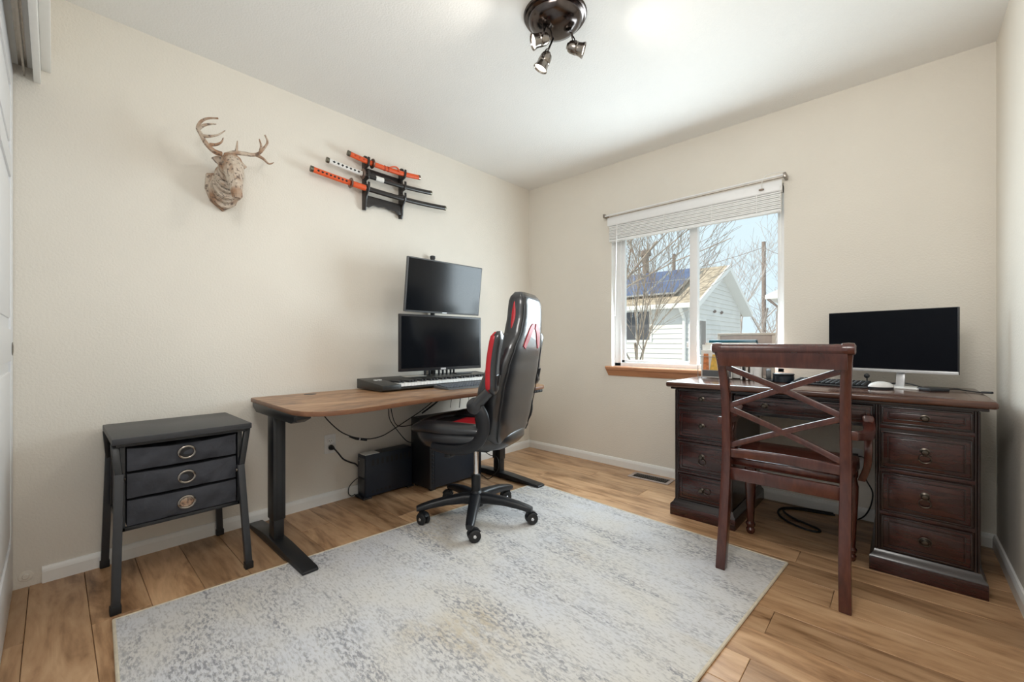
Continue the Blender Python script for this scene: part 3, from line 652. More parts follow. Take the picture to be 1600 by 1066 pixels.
for i, (za, zb, sag) in enumerate(((.494, .582, .012), (.390, .484, .006), (.284, .380, .004))):
    n = 24; g = []; m_ = 8
    for j in range(m_ + 1):
        for k in range(n + 1):
            u = k / n; v = j / m_; y = fy0 + .014 + (fy1 - fy0 - .028) * u
            bulge = .012 * math.sin(PI * u) * math.sin(PI * v) + .0035 * math.sin(9 * u + 4 * v + i * 2) * math.sin(PI * v) + .002 * math.sin(23 * u - 7 * v + i)
            z = za + (zb - za - sag * math.sin(PI * u)) * v
            g.append((fx1 - .006 + bulge, y, z))
    off = len(g); vs_ = g + [(fx0 + .02, a[1], a[2]) for a in g]; fs_ = []
    for j in range(m_):
        for k in range(n):
            a = j * (n + 1) + k; fs_.append((a, a + 1, a + n + 2, a + n + 1)); fs_.append((off + a, off + a + n + 1, off + a + n + 2, off + a + 1))
    for k in range(n):
        fs_.append((k, off + k, off + k + 1, k + 1)); t = m_ * (n + 1) + k; fs_.append((t, t + 1, off + t + 1, off + t))
    for j in range(m_):
        a = j * (n + 1); c_ = a + n + 1; fs_.append((a, c_, off + c_, off + a)); a += n; c_ += n; fs_.append((a, off + a, off + c_, c_))
    dr = B().add(vs_, fs_).build('fabric_drawer', 'fabric', st, angle=60)
    yc = -2.700; zc = za + (zb - za) * .50; xf = fx1 + .008
    ring = [(xf, yc + .027 * math.cos(2 * PI * t / 32), zc + .0235 * math.sin(2 * PI * t / 32)) for t in range(32)]
    B().tube(ring, .005, 8, closed=True).build('grommet', 'nickel', dr)
    hole = B().lathe([(.024, -.004), (.024, .0), (.001, .001)], (xf - .001, yc, zc), (1, 0, 0), 28)
    hole.v = [Vector((v.x, v.y, zc + (v.z - zc) * .86)) for v in hole.v]
    hole.build('grip_hole', 'rubber' if i < 2 else 'deer', dr)
for sy, yt, ym, yfoot in ((-1, -2.918, -2.907, -2.920), (1, -2.476, -2.512, -2.492)):
    for xt, xm, xf in ((.420, .455, .497), (.062, .045, .022)):
        zj = .475 if sy < 0 else .430
        up = B().bar((xt, yt + sy * .0, .606), (xm, ym, zj), .022, .022, .002, up=(1, 0, 0)).build('upper_leg', 'blackmetal', st)
        lg = B().bar((xm, ym, zj + .02), (xf, yfoot, .012), .026, .026, .002, up=(1, 0, 0)).build('leg', 'graymetal', st)
        B().bar((xf - (xm - xf) * -.0, yfoot, .0), (xf, yfoot, .030), .032, .032, .003, up=(1, 0, 0)).build('rubber_foot', 'rubber', lg)
        B().lathe([(.006, 0), (.009, .002), (.006, .006)], (xm, ym - sy * .012, zj), (0, -sy, 0), 12).build('hinge_bolt', 'nickel', st)

# ------------------------------------------------------------------ standing desk
SZ = .695
sk = thing('standing_desk', 'rustic brown standing desk with black steel legs along the left wall', 'desk', (.42, -1.53, 0))
edge = [(.045, -2.345), (.06, -2.362), (.60, -2.372)] + [tuple(p[:2]) for p in spline([(.66, -2.372, 0), (.745, -2.345, 0), (.805, -2.27, 0), (.826, -2.15, 0), (.815, -2.02, 0), (.788, -1.86, 0), (.775, -1.62, 0), (.775, -1.42, 0), (.788, -1.22, 0), (.812, -1.05, 0), (.826, -.93, 0), (.805, -.80, 0), (.745, -.735, 0), (.66, -.715, 0)], 5)] + [(.06, -.715), (.045, -.73)]
B().prism(edge, 'xy', SZ - .0215, SZ - .0015).build('tabletop_core', 'rusticedge', sk, bevel=.003)
B().prism([(.42 + (x - .42) * .997, -1.53 + (y + 1.53) * .998) for x, y in edge], 'xy', SZ - .0018, SZ).build('tabletop', 'rustic', sk, smooth=False)
B().lathe([(.030, -.004), (.033, -.004), (.033, .0005), (.028, .0008), (.002, .0008)], (.125, -2.08, SZ), (0, 0, 1), 28).build('cable_grommet', 'blackplastic', sk)
for y, xc in ((-2.332, .355), (-.828, .405)):
    lg = B().box(xc - .040, xc + .040, y - .028, y + .028, .13, SZ - .058, .004).build('leg_column', 'blackmetal', sk)
    B().box(xc - .034, xc + .034, y - .023, y + .023, .035, .14, .003).build('inner_column', 'blackmetal', lg)
    for k in (-.012, .012): B().box(xc - .0405, xc + .0405, y + k - .002, y + k + .002, .15, SZ - .06).build('groove', 'rubber', lg)
    ft = [(.030, 0), (.025, .010), (.040, .022), (.25, .040), (.46, .040), (.745, .026), (.762, .020), (.760, .0090), (.57, .0090), (.55, 0)]
    B().prism([(x + (xc - .355), z) for x, z in ft], 'xz', y - .034, y + .034).build('foot', 'blackmetal', sk, bevel=.004)
    br = [(.09, SZ - .0215), (.69, SZ - .0215), (.69, SZ - .040), (.62, SZ - .065), (.15, SZ - .065), (.09, SZ - .040)]
    B().prism(br, 'xz', y - .030, y + .030).build('bracket', 'blackmetal', sk, bevel=.002)
    B().box(.66, .69, y - .032, y - .030, SZ - .050, SZ - .030, .0005).build('end_slot', 'rubber', sk)
for x in (.30, .46): B().box(x - .015, x + .015, -2.31, -.85, SZ - .060, SZ - .0215, .002).build('frame_rail', 'blackmetal', sk)
cpn = B().box(.735, .800, -.935, -.800, SZ - .044, SZ - .0215, .006).build('control_panel', 'blackplastic', sk)
for k in range(4): B().lathe([(.006, 0), (.006, .001), (.004, .0015)], (.800, -.915 + k * .03, SZ - .033), (1, 0, 0), 12).build('button', 'greyplastic', cpn)

# dual monitor stand with the two monitors
PX_, PY_ = .036, at(676, 403, 0, .036).y
ps = thing('monitor_stand', 'black pole monitor stand clamped to the back edge of the rustic standing desk', 'monitor stand', (PX_, PY_, SZ))
B().box(PX_ - .020, .059, PY_ - .045, PY_ + .045, SZ, SZ + .012, .003).build('clamp_plate', 'blackmetal', ps)
B().tube([(PX_, PY_, SZ + .01), (PX_, PY_, 1.628)], .0165, 20).build('pole', 'blackmetal', ps)
B().lathe([(.018, 0), (.020, .002), (.020, .018), (.016, .022)], (PX_, PY_, 1.615), (0, 0, 1), 20).build('pole_cap', 'blackplastic', ps)
for z, x in ((1.37, .236), (.99, .318)):
    B().obox((PX_, PY_, z), (.05, .05, .06), bev=.006).build('collar', 'blackmetal', ps)
    B().bar((PX_, PY_, z), (x, -1.279, z), .03, .04, .004).build('arm', 'blackmetal', ps)
    B().obox((x, -1.279, z), (.010, .11, .11), bev=.003).build('mount_plate', 'blackmetal', ps)
def wall_monitor(name, label, a, c_, z0, z1, tilt, bez, body, logo):
    a = Vector((a[0], a[1], 0)); c_ = Vector((c_[0], c_[1], 0)); ax = (c_ - a).normalized(); w = (c_ - a).length; mid = (a + c_) / 2
    t = thing(name, label, 'monitor', (mid.x, mid.y, (z0 + z1) / 2), math.atan2(ax.y, ax.x))
    t.rotation_euler = (tilt, 0, math.atan2(ax.y, ax.x)); h = (z1 - z0) / 2
    B().box(-w / 2, w / 2, -.008, .012, -h, h, .003).build('bezel', body, t, False)
    B().box(-w / 2 + bez, w / 2 - bez, -.0088, -.006, -h + bez * 1.5, h - bez).build('screen', 'screen', t, False)
    B().prism([(-w / 2 + .04, .012), (w / 2 - .04, .012), (w / 2 - .12, .030), (-w / 2 + .12, .030)], 'xy', -h + .04, h - .04).build('back_housing', 'blackplastic', t, False, bevel=.003)
    B().box(-.02, .02, -.0092, -.007, -h + .003, -h + bez * 1.1).build('logo_plate', 'silver', t, False)
    return t
wall_monitor('wide_monitor', 'upper monitor tilted down above another on the pole stand', (.272, -1.545), (.290, -.914), 1.190, 1.545, math.radians(7), .008, 'greyplastic', 1)
wall_monitor('wide_monitor', 'lower black monitor directly above the piano keyboard', (.331, -1.632), (.385, -.998), .809, 1.169, 0, .013, 'blackplastic', 1)

# piano-style controller
pn = thing('piano_keyboard', 'long black piano keyboard controller on the rustic desk', 'piano keyboard', (.21, -1.20, SZ), math.radians(0))
px0, px1, py0, py1 = .060, .372, -1.765, -.745
B().prism([(px0, SZ + .006), (px1 - .02, SZ + .004), (px1, SZ + .012), (px1, SZ + .040), (px0 + .17, SZ + .052), (px0, SZ + .066)], 'xz', py0, py0 + .125).build('left_block', 'piano', pn, bevel=.002)
B().prism([(px0, SZ + .006), (px1 - .02, SZ + .004), (px1, SZ + .012), (px1, SZ + .040), (px0 + .17, SZ + .052), (px0, SZ + .066)], 'xz', py1 - .03, py1).build('right_block', 'piano', pn, bevel=.002)
B().prism([(px0, SZ + .006), (px1 - .02, SZ + .004), (px1, SZ + .012), (px1, SZ + .022), (px0 + .165, SZ + .028), (px0 + .16, SZ + .053), (px0, SZ + .066)], 'xz', py0 + .12, py1 - .025).build('body', 'piano', pn, bevel=.002)
for x in (px0 + .04, px1 - .06):
    for y in (py0 + .05, py1 - .05): B().lathe([(.010, 0), (.010, .007)], (x, y, SZ), (0, 0, 1), 12).build('rubber_foot', 'rubber', pn)
nk = 36; kw = (py1 - py0 - .155) / nk; b = B(); bb = B()
for k in range(nk):
    y = py0 + .125 + k * kw
    b.box(px0 + .165, px1 - .003, y + .0005, y + kw - .0005, SZ + .026, SZ + .044, .001, seg=1)
    if k % 7 not in (2, 6) and k < nk - 1: bb.box(px0 + .165, px0 + .260, y + kw * .70, y + kw * 1.28, SZ + .040, SZ + .056, .0015, seg=1)
stuff(b.build('white_keys', 'ivory', pn)); stuff(bb.build('black_keys', 'blackplastic', pn))
for px in (664, 671, 679, 686, 692, 698, 704, 709):
    p = at(px, 586, 0, .105)
    B().lathe([(.008, 0), (.0075, .020), (.006, .021), (.0085, .0215), (.0085, .034), (.007, .036)], (.105, p.y, SZ + .060), (0, 0, 1), 12).build('knob', 'blackplastic', pn)
B().box(px0 + .02, px0 + .12, -1.455, -1.315, SZ + .060, SZ + .066, .001).build('pad_panel', 'paper', pn)
for k in range(2): B().box(px0 + .10, px0 + .125, py0 + .055 + k * .028, py0 + .075 + k * .028, SZ + .0555, SZ + .0605, .001).build('button', 'whiteplastic', pn)
B().box(px0 + .02, px0 + .09, -1.02, -.86, SZ + .061, SZ + .0675, .001).build('display', 'greyplastic', pn)

k2 = thing('computer_keyboard', 'grey computer keyboard in front of the piano keyboard', 'keyboard', (.475, -1.21, SZ), math.radians(-3))
B().prism([(-.085, .020), (.075, .008), (.085, .004), (.085, 0), (-.085, 0)], 'xz', -.20, .20).build('case', 'greyplastic', k2, False, bevel=.002)
b = B()
for r in range(5):
    for c_ in range(16): b.box(-.072 + r * .025, -.051 + r * .025, -.186 + c_ * .0232, -.166 + c_ * .0232, .017 - r * .0019, .0245 - r * .0019, .0015, seg=1)
stuff(b.build('keycaps', 'keycap', k2, False))

# ------------------------------------------------------------------ below the standing desk
pc = thing('computer_tower', 'blue-black computer tower standing behind the gaming chair', 'computer', (.21, -1.16, 0))
B().box(.105, .318, -1.375, -.925, .018, .475, .004).build('case', 'blueblack', pc)
B().box(.103, .320, -1.392, -1.374, .018, .478, .006).build('front_panel', 'blackplastic', pc)
B().box(.3175, .3205, -1.352, -.935, .030, .465, .001).build('side_panel', 'blueblack', pc)
for k in range(16): B().box(.313, .3205, -1.372, -1.358, .05 + k * .026, .064 + k * .026, .001).build('vent_slot', 'rubber', pc)
for x in (.13, .29):
    for y in (-1.35, -.96): B().box(x - .015, x + .015, y - .02, y + .02, 0, .018, .003).build('rubber_foot', 'rubber', pc)
up = thing('battery_backup', 'slim black battery backup unit standing on the floor under the desk', 'power unit', (.075, -1.56, 0))
B().box(.024, .128, -1.742, -1.395, .010, .275, .007).build('case', 'blueblack', up)
B().box(.034, .118, -1.747, -1.740, .135, .255, .003).build('front_plate', 'greyplastic', up)
B().box(.034, .118, -1.746, -1.740, .030, .125, .003).build('lower_plate', 'graymetal', up)
B().box(.040, .118, -1.738, -1.640, .2735, .2785).build('label_sticker', 'paper', up)
B().lathe([(.004, 0), (.004, .003)], (.055, -1.747, .235), (0, -1, 0), 12).build('power_button', 'silver', up)
for k in range(9): B().box(.1275, .1290, -1.70 + k * .034, -1.684 + k * .034, .205, .245).build('vent_slot', 'rubber', up)
for k in range(5): B().box(.1275, .1290, -1.70 + k * .03, -1.685 + k * .03, .030, .048).build('vent_slot', 'rubber', up)
B().box(.018, .134, -1.760, -1.70, 0, .012, .003).box(.018, .134, -1.44, -1.385, 0, .012, .003).build('stand_foot', 'blackplastic', up)
outlet('wall_outlet', 'white wall outlet under the standing desk with a plug in it', (0.0, -1.912, .362), (1, 0, 0), (0, 1, 0))
c2 = thing('power_cord', 'thick black power cord from the outlet under the standing desk to the battery unit', 'cord', (.03, -1.9, .2))
B().lathe([(.015, 0), (.017, .006), (.014, .018), (.006, .034)], (.0097, -1.912, .342), (1, .25, -.1), 16).build('plug', 'blackplastic', c2)
B().tube(spline([(.040, -1.904, .339), (.055, -1.885, .31), (.05, -1.85, .265), (.04, -1.80, .232), (.035, -1.765, .215), (.04, -1.747, .195)]), .005, 8).build('lead', 'rubber', c2)
tag(B().tube(spline([(.025, -1.742, .115), (.03, -1.775, .10), (.025, -1.80, .07), (.035, -1.808, .035), (.03, -1.785, .012), (.03, -1.762, .018)]), .0028, 8).build('data_cable', 'rubber'), 'thin black looped cable by the baseboard beside the battery unit', 'cable')
c3 = thing('adapter_cable', 'black cable with an inline connector sagging under the standing desk', 'cable', (.1, -1.8, .5))
sag = [(.10, -2.02, SZ - .065), (.10, -1.984, .549), (.10, -1.899, .456), (.10, -1.826, .410), (.10, -1.767, .388), (.10, -1.689, .372), (.10, -1.60, .380), (.10, -1.50, .42), (.12, -1.42, .465), (.15, -1.33, .52), (.18, -1.22, .60), (.20, -1.12, SZ - .03)]
B().tube(spline(sag), .0035, 8).build('lead', 'rubber', c3)
B().tube([at(546, 682, 0, .10), at(556, 685.5, 0, .10), at(573, 688, 0, .10)], [.006, .008, .006], 10).build('connector', 'blackplastic', c3)
B().tube([at(560.5, 686, 0, .10), at(562.5, 686.5, 0, .10)], .0084, 10).build('connector_ring', 'silver', c3)
def cable(label, pts, r=.003): return tag(B().tube(spline(pts), r, 8).build('hanging_cable', 'rubber'), label, 'cable', 'cables under the standing desk')
cable('black cable dropping from the desk front straight down to the computer tower', [(.10, -1.58, SZ - .03), (.10, -1.564, .56), (.10, -1.555, .48), (.10, -1.50, .40), (.11, -1.43, .315), (.13, -1.385, .30)])
cable('black cable bending right from under the desk to the tower top', [(.115, -1.57, SZ - .03), (.115, -1.55, .53), (.115, -1.515, .44), (.12, -1.44, .42), (.16, -1.375, .44)])
cable('thick twin cable slanting under the desk above the chair seat', [(.20, -1.08, SZ - .03), (.19, -1.15, .62), (.17, -1.25, .55), (.16, -1.34, .50)], .006)
cable('thin black cable hanging behind the chair armrest, leftmost of three', [(.10, -1.00, SZ - .03), (.10, -1.02, .6), (.11, -1.05, .5)], .0018)
cable('thin black cable hanging behind the chair armrest, middle of three', [(.10, -.95, SZ - .03), (.10, -.94, .6), (.11, -.96, .49)], .003)
cable('thin black cable hanging behind the chair armrest, rightmost of three', [(.12, -.88, SZ - .03), (.12, -.87, .6), (.13, -.89, .49)], .0018)
cable('black cable hanging down beside the far desk leg', [(.42, -.775, SZ - .07), (.43, -.765, .50), (.44, -.760, .40), (.43, -.770, .32), (.41, -.785, .26)], .003)
cable('black cable curling on the floor between tower and far desk leg', [(.25, -.918, .30), (.30, -.90, .20), (.36, -.885, .16), (.44, -.88, .15), (.47, -.90, .08), (.42, -.94, .008), (.35, -.93, .006), (.28, -.90, .006)], .003)
tag(B().lathe([(.001, .008), (.008, .0085), (.0095, .006), (.011, .003), (.020, .002), (.022, 0)], (0, -3.149, .043), (1, 0, 0), 20).build('wall_plug', 'wall'), 'small round cream cap on the left wall by the closet door', 'wall cap')

# ------------------------------------------------------------------ gaming chair (local frame: +x is the way it faces, +y its left side)
gc = thing('gaming_chair', 'black and red leather gaming chair with flipped-up armrests on the rug', 'office chair', (.842, -1.458, RZ), math.radians(200.2))
def G(b, name, mat, par=None, **kw): return b.build(name, mat, par or gc, False, **kw)
base_rot = -math.radians(200.2)
wheel_face = [2.2, 1.9, .6, 2.6, 1.0]
hub = G(B().lathe([(.030, .060), (.042, .068), (.045, .085), (.043, .128), (.034, .140), (.026, .150), (.026, .235), (.023, .240)], (0, 0, 0), (0, 0, 1), 28), 'hub', 'blackplastic')
G(B().tube([(0, 0, .23), (0, 0, .40)], .0135, 20), 'gas_lift', 'chrome')
for k, deg in enumerate((239, 312, 24, 96, 168)):
    a = math.radians(deg) + base_rot; d = Vector((math.cos(a), math.sin(a), 0)); t = Vector((-d.y, d.x, 0))
    rings = []
    for r, zc, w, h in ((.020, .108, .036, .032), (.08, .112, .031, .028), (.17, .107, .028, .023), (.25, .096, .025, .020), (.305, .084, .023, .018), (.328, .080, .018, .013)):
        rings.append([d * r + t * (w * math.copysign(abs(math.cos(q_)) ** .7, math.cos(q_))) + Vector((0, 0, zc + h * math.copysign(abs(math.sin(q_)) ** .7, math.sin(q_)))) for q_ in [2 * PI * j / 16 for j in range(16)]])
    G(B().loft(rings), 'base_spoke', 'blackplastic')
    c = d * .305; wa = a + wheel_face[k]; f = Vector((math.cos(wa), math.sin(wa), 0)); n = Vector((-f.y, f.x, 0))
    cs = B(); ctr = c + f * .020 + Vector((0, 0, .031))
    cs.lathe([(.011, .0), (.011, .02)], c + Vector((0, 0, .055)), (0, 0, 1), 14)
    rings = []
    for q_ in range(9):
        ang = PI * (.15 + .75 * q_ / 8); p = ctr + (f * math.cos(ang) + Vector((0, 0, math.sin(ang)))) * .034
        rad = (p - ctr).normalized()
        rings.append([p + n * s1 * .011 + rad * s2 * .003 for s1, s2 in ((-1, -1), (1, -1), (1, 1), (-1, 1))])
    cs.loft(rings)
    caster = G(cs, 'caster', 'blackplastic')
    for sd_ in (-1, 1):
        wl = G(B().lathe([(.010, -.009), (.027, -.009), (.031, -.006), (.031, .006), (.027, .009), (.010, .009)], ctr + n * sd_ * .016, tuple(n), 24), 'wheel', 'rubber', caster)
        G(B().lathe([(.009, 0), (.007, .002), (.001, .0025)], ctr + n * sd_ * .0245, tuple(n * sd_), 14), 'axle_cap', 'chrome', caster)
G(B().obox((0.0, 0, .405), (.22, .16, .035), bev=.006), 'tilt_mechanism', 'blackmetal')
G(B().tube([(.03, .05, .405), (.03, .20, .403)], .006, 10), 'lever', 'blackmetal')
G(B().obox((.03, .225, .403), (.035, .075, .022), bev=.006), 'lever_paddle', 'blackplastic')
# seat cushion
def sup(a, p): return math.copysign(abs(a) ** p, a)
rings = []
for z, s, ox in ((.425, .80, 0), (.432, .92, 0), (.455, 1.0, .0), (.490, 1.02, .004), (.512, .98, .004), (.522, .90, .0), (.520, .6, 0), (.517, .2, 0)):
    ring = []
    for j in range(48):
        q_ = 2 * PI * j / 48; x = .265 * sup(math.cos(q_), .55) * s + .015 + ox; y = .262 * sup(math.sin(q_), .55) * s * (1 - .12 * max(0, -math.cos(q_)))
        zz = z + (.016 * (max(0, x) / .28) ** 2 if z > .45 else 0)
        ring.append(Vector((x, y, zz)))
    rings.append(ring)
G(B().loft(rings), 'seat_cushion', 'leather', angle=60)
for s in (-1, 1):
    pts = spline([(-.20, s * .175, .515), (-.10, s * .205, .530), (.06, s * .218, .532), (.18, s * .215, .535), (.262, s * .195, .518)], 6); n = len(pts)
    G(B().tube(pts, [.030 + .016 * math.sin(PI * i / (n - 1)) for i in range(n)], 14, flat=(1.25, .8)), 'seat_bolster', 'leather', angle=60)
G(B().tube(spline([(.245, -.18, .522), (.272, -.09, .520), (.278, 0, .520), (.272, .09, .520), (.245, .18, .522)], 5), .032, 14), 'seat_front_roll', 'leather', angle=60)
G(B().obox((-.035, 0, .525), (.32, .235, .022), bev=.009, seg=3), 'seat_panel', 'redleather')
# backrest shell
TAB = [(.455, -.195, .185, .070, .020), (.50, -.200, .230, .088, .075), (.60, -.215, .250, .100, .105), (.74, -.238, .256, .102, .110), (.86, -.262, .242, .100, .085), (.96, -.284, .212, .100, .050), (1.04, -.297, .166, .102, .028), (1.12, -.304, .148, .104, .026), (1.19, -.306, .143, .100, .024), (1.225, -.303, .132, .080, .018), (1.242, -.300, .112, .050, .008)]
def back_ring(z, n=52, grow=0.0):
    xc, w, t, bo_ = lerp(TAB, z); w += grow; out = []
    for j in range(n):
        q_ = 2 * PI * j / n; cs_, sn = math.cos(q_), math.sin(q_); y = w * sup(cs_, .5); s = abs(sn) ** .55
        x = xc + (t / 2 + grow) * s + bo_ * (abs(y) / w) ** 3 * (.35 + .65 * s) if sn >= 0 else xc - (t / 2 + grow) * s + bo_ * (abs(y) / w) ** 3 * .35 * (1 - s)
        out.append(Vector((x, y, z)))
    return out
def back_x(y, z):
    xc, w, t, bo_ = lerp(TAB, z); cs_ = min(1, abs(y) / w) ** 2; s = math.sqrt(max(0, 1 - cs_ * cs_)) ** .55
    return xc - t / 2 * s
zs = [.455 + (1.242 - .455) * i / 34 for i in range(35)]
bs = G(B().loft([back_ring(z) for z in zs]), 'backrest', 'leather', angle=60)
def back_strip(cl, wd, name, mat, proud=.004):     # raised strip following the rear face of the backrest
    b = B(); rings = []; n = len(cl)
    for i, (y, z) in enumerate(cl):
        y2, z2 = cl[min(i + 1, n - 1)]; y1, z1 = cl[max(i - 1, 0)]; L = math.hypot(y2 - y1, z2 - z1); ny, nz = -(z2 - z1) / L, (y2 - y1) / L
        h = wd[i] if isinstance(wd, list) else wd
        a = (y + ny * h, z + nz * h); c_ = (y - ny * h, z - nz * h)
        rings.append([Vector((back_x(*a) - proud, *a)), Vector((back_x(*c_) - proud, *c_)), Vector((back_x(*c_) + .01, *c_)), Vector((back_x(*a) + .01, *a))])
    return G(b.loft(rings), name, mat, bs)
back_strip([(.108 - .098 * (i / 10) ** 1.0, .955 + .112 * math.sin(PI / 2 * i / 10) ** 1.0) for i in range(11)], [.007 + .016 * math.sin(PI * (i + 2) / 14) for i in range(11)], 'red_slot', 'redleather')
back_strip([(-.108 + .098 * (i / 10), .955 + .112 * math.sin(PI / 2 * i / 10)) for i in range(11)], [.007 + .016 * math.sin(PI * (i + 2) / 14) for i in range(11)], 'red_slot', 'redleather')
back_strip([(-.115 + .023 * i, 1.212) for i in range(11)], .0016, 'stitched_seam', 'rubber', .0015)
for s in (-1, 1):                                   # piping where side and rear face meet
    pts = []
    for z in zs[1:-3]:
        xc, w, t, bo_ = lerp(TAB, z); y = w * .93; pts.append((back_x(y, z) - .001, s * y, z))
    G(B().tube(pts, .003, 6), 'piping', 'rubber', bs)
    pts = []
    for i in range(12):                             # red side insert of the headrest
        z = 1.045 + .15 * i / 11; xc, w, t, bo_ = lerp(TAB, z); pts.append((xc + t * .14, s * (w - .0015), z))
    G(B().tube(pts, [.002 + .008 * math.sin(PI * i / 11) for i in range(12)], 10, flat=(.5, 1.1)), 'red_side_insert', 'redleather', bs)
    # bracket joining seat, back and armrest
    pts = spline([(.12, s * .262, .445), (.04, s * .275, .440), (-.06, s * .284, .446), (-.145, s * .292, .482), (-.192, s * .300, .548), (-.192, s * .304, .620), (-.160, s * .306, .672)], 5); n = len(pts)
    G(B().tube(pts, [.015 + .016 * (i / (n - 1)) for i in range(n)], 14, flat=(.75, 1.25)), 'side_bracket', 'blackplastic', angle=60)
    G(B().lathe([(.026, -.028), (.038, -.021), (.042, 0), (.038, .021), (.026, .028)], (-.155, s * .306, .675), (0, 1, 0), 24), 'arm_pivot', 'leather')
    pts = spline([(-.160, s * .306, .68), (-.205, s * .306, .725), (-.255, s * (.308 if s > 0 else .288), .775), (-.270, s * (.312 if s > 0 else .286), .83)], 5)
    arm = G(B().tube(pts, [.034, .033, .032, .031, .030, .029, .028, .027, .026, .025, .024, .023, .022, .022, .022, .022], 12, flat=(1, .9)), 'armrest', 'leather', angle=60)
    b = B(); rings = []
    for i in range(15):
        t_ = i / 14; e = min(1, math.sin(PI * t_) * 3.2 + .25) ** .6; z = .735 + .300 * t_; xc = -.256 - .030 * t_ + .012 * math.sin(PI * t_)
        rings.append([Vector((xc + .022 * e * sup(math.cos(q_), .6), s * (.314 if s > 0 else .286) + .034 * e * sup(math.sin(q_), .6), z)) for q_ in [2 * PI * j / 16 for j in range(16)]])
    G(b.loft(rings), 'armrest_pad', 'leather', arm, angle=60)
    b = B(); rings = []
    for i in range(15):
        t_ = i / 14; e = min(1, math.sin(PI * t_) * 3.2 + .2) ** .6; z = .742 + .290 * t_; xc = -.242 - .030 * t_ + .012 * math.sin(PI * t_)
        rings.append([Vector((xc + .019 * e * sup(math.cos(q_), .6), s * (.314 if s > 0 else .286) + .0365 * e * sup(math.sin(q_), .6), z)) for q_ in [2 * PI * j / 16 for j in range(16)]])
    G(b.loft(rings), 'red_pad_facing', 'redleather', arm, angle=60)

# ------------------------------------------------------------------ deer head on the left wall
de = thing('deer_head', 'faux deer head with antlers in printed papier-mache on the left wall', 'wall decor', (0, -2.475, 1.76))
plate = [(-2.548, 1.850), (-2.553, 1.775), (-2.530, 1.715), (-2.475, 1.672), (-2.420, 1.715), (-2.397, 1.775), (-2.402, 1.850), (-2.475, 1.872)]
B().prism(plate, 'yz', .0, .018).build('plaque', 'deer', de, bevel=.003)
def oval(c, ry, rn, d, n=10, pw=1.0):   # ring perpendicular to direction d in the xz plane
    d = Vector(d).normalized(); u = Vector((0, 1, 0)); w = d.cross(u)
    return [Vector(c) + u * ry * sup(math.cos(2 * PI * j / n), pw) + w * rn * sup(math.sin(2 * PI * j / n), pw) for j in range(n)]
yc = -2.475
for k in range(7):                                   # neck of stacked paper layers
    t = k / 6; x = .016 + .019 * k; z = 1.772 + .010 * k + .030 * t * t
    ring = oval((x, yc, z), .068 - .017 * t - (.005 if k % 2 else 0), .092 - .030 * t - (.006 if k % 2 else 0), (1, 0, .1 + .5 * t), 14)
    B().loft([ring, [p + Vector((.021, 0, .004)) for p in ring]]).build('paper_layer', 'deer', de, bevel=.002)
B().loft([oval((.128, yc, 1.912), .030, .022, (.5, 0, -1)), oval((.160, yc, 1.898), .043, .042, (.5, 0, -1)), oval((.190, yc, 1.860), .047, .046, (.5, 0, -1)), oval((.212, yc, 1.815), .043, .042, (.4, 0, -1)), oval((.232, yc, 1.765), .032, .034, (.4, 0, -1)), oval((.248, yc, 1.722), .025, .029, (.4, 0, -1)), oval((.262, yc, 1.693), .023, .024, (.4, 0, -1)), oval((.266, yc, 1.680), .014, .014, (.4, 0, -1))]).build('head', 'deer', de, angle=24)
for s in (-1, 1):
    ey = B().loft([[Vector((.150 - .004 * i, yc + s * (.035 + .040 * t), 1.880 + .012 * t)) + Vector((math.cos(q_) * .006, 0, math.sin(q_) * .022 * math.sin(PI * min(.97, .25 + .75 * t)))) for q_ in [2 * PI * j / 10 for j in range(10)]] for i, t in enumerate([0, .2, .4, .6, .8, 1.0])])
    ey.build('ear', 'deer', de, angle=60)
    B().lathe([(.008, 0), (.006, .003), (.001, .004)], (.198, yc + s * .043, 1.862), (.3, s, .1), 12).build('eye', 'brownrod', de)
def P3(px, py, x): return at(px, py, 0, x)
def antler(main, tines):
    n_ = 6; pts = spline([P3(*p) for p in main], n_); n = len(pts)
    a = B().tube(pts, [.0115 * (1 - .72 * i / (n - 1)) + .001 for i in range(n)], 10).build('antler', 'deer', de, angle=60)
    for t in tines:
        pt = spline([P3(*p) for p in t], n_); m_ = len(pt)
        B().tube(pt, [.0085 * (1 - .85 * i / (m_ - 1)) + .0008 for i in range(m_)], 8).build('tine', 'deer', a, angle=60)
antler([(346, 241, .165), (334, 236, .17), (322, 224, .17), (314, 210, .165), (309, 200, .16), (314, 190, .165), (325, 185, .18), (341, 185, .20)],
       [[(310, 201, .162), (318, 196, .175), (328, 194, .19), (338, 194, .20)], [(316, 212, .168), (326, 213, .185), (340, 211, .20), (352, 204, .21)], [(328, 226, .17), (338, 226, .18), (346, 222, .19), (349, 215, .195)]])
antler([(352, 243, .165), (366, 239, .17), (380, 240, .17), (394, 242, .17), (404, 240, .17), (412, 232, .175), (418, 222, .185), (414, 211, .20)],
       [[(407, 238, .172), (408, 228, .18), (405, 217, .19)], [(369, 240, .17), (370, 231, .178), (371, 220, .185)], [(400, 242, .17), (411, 248, .18), (420, 256, .19), (428, 254, .20)]])

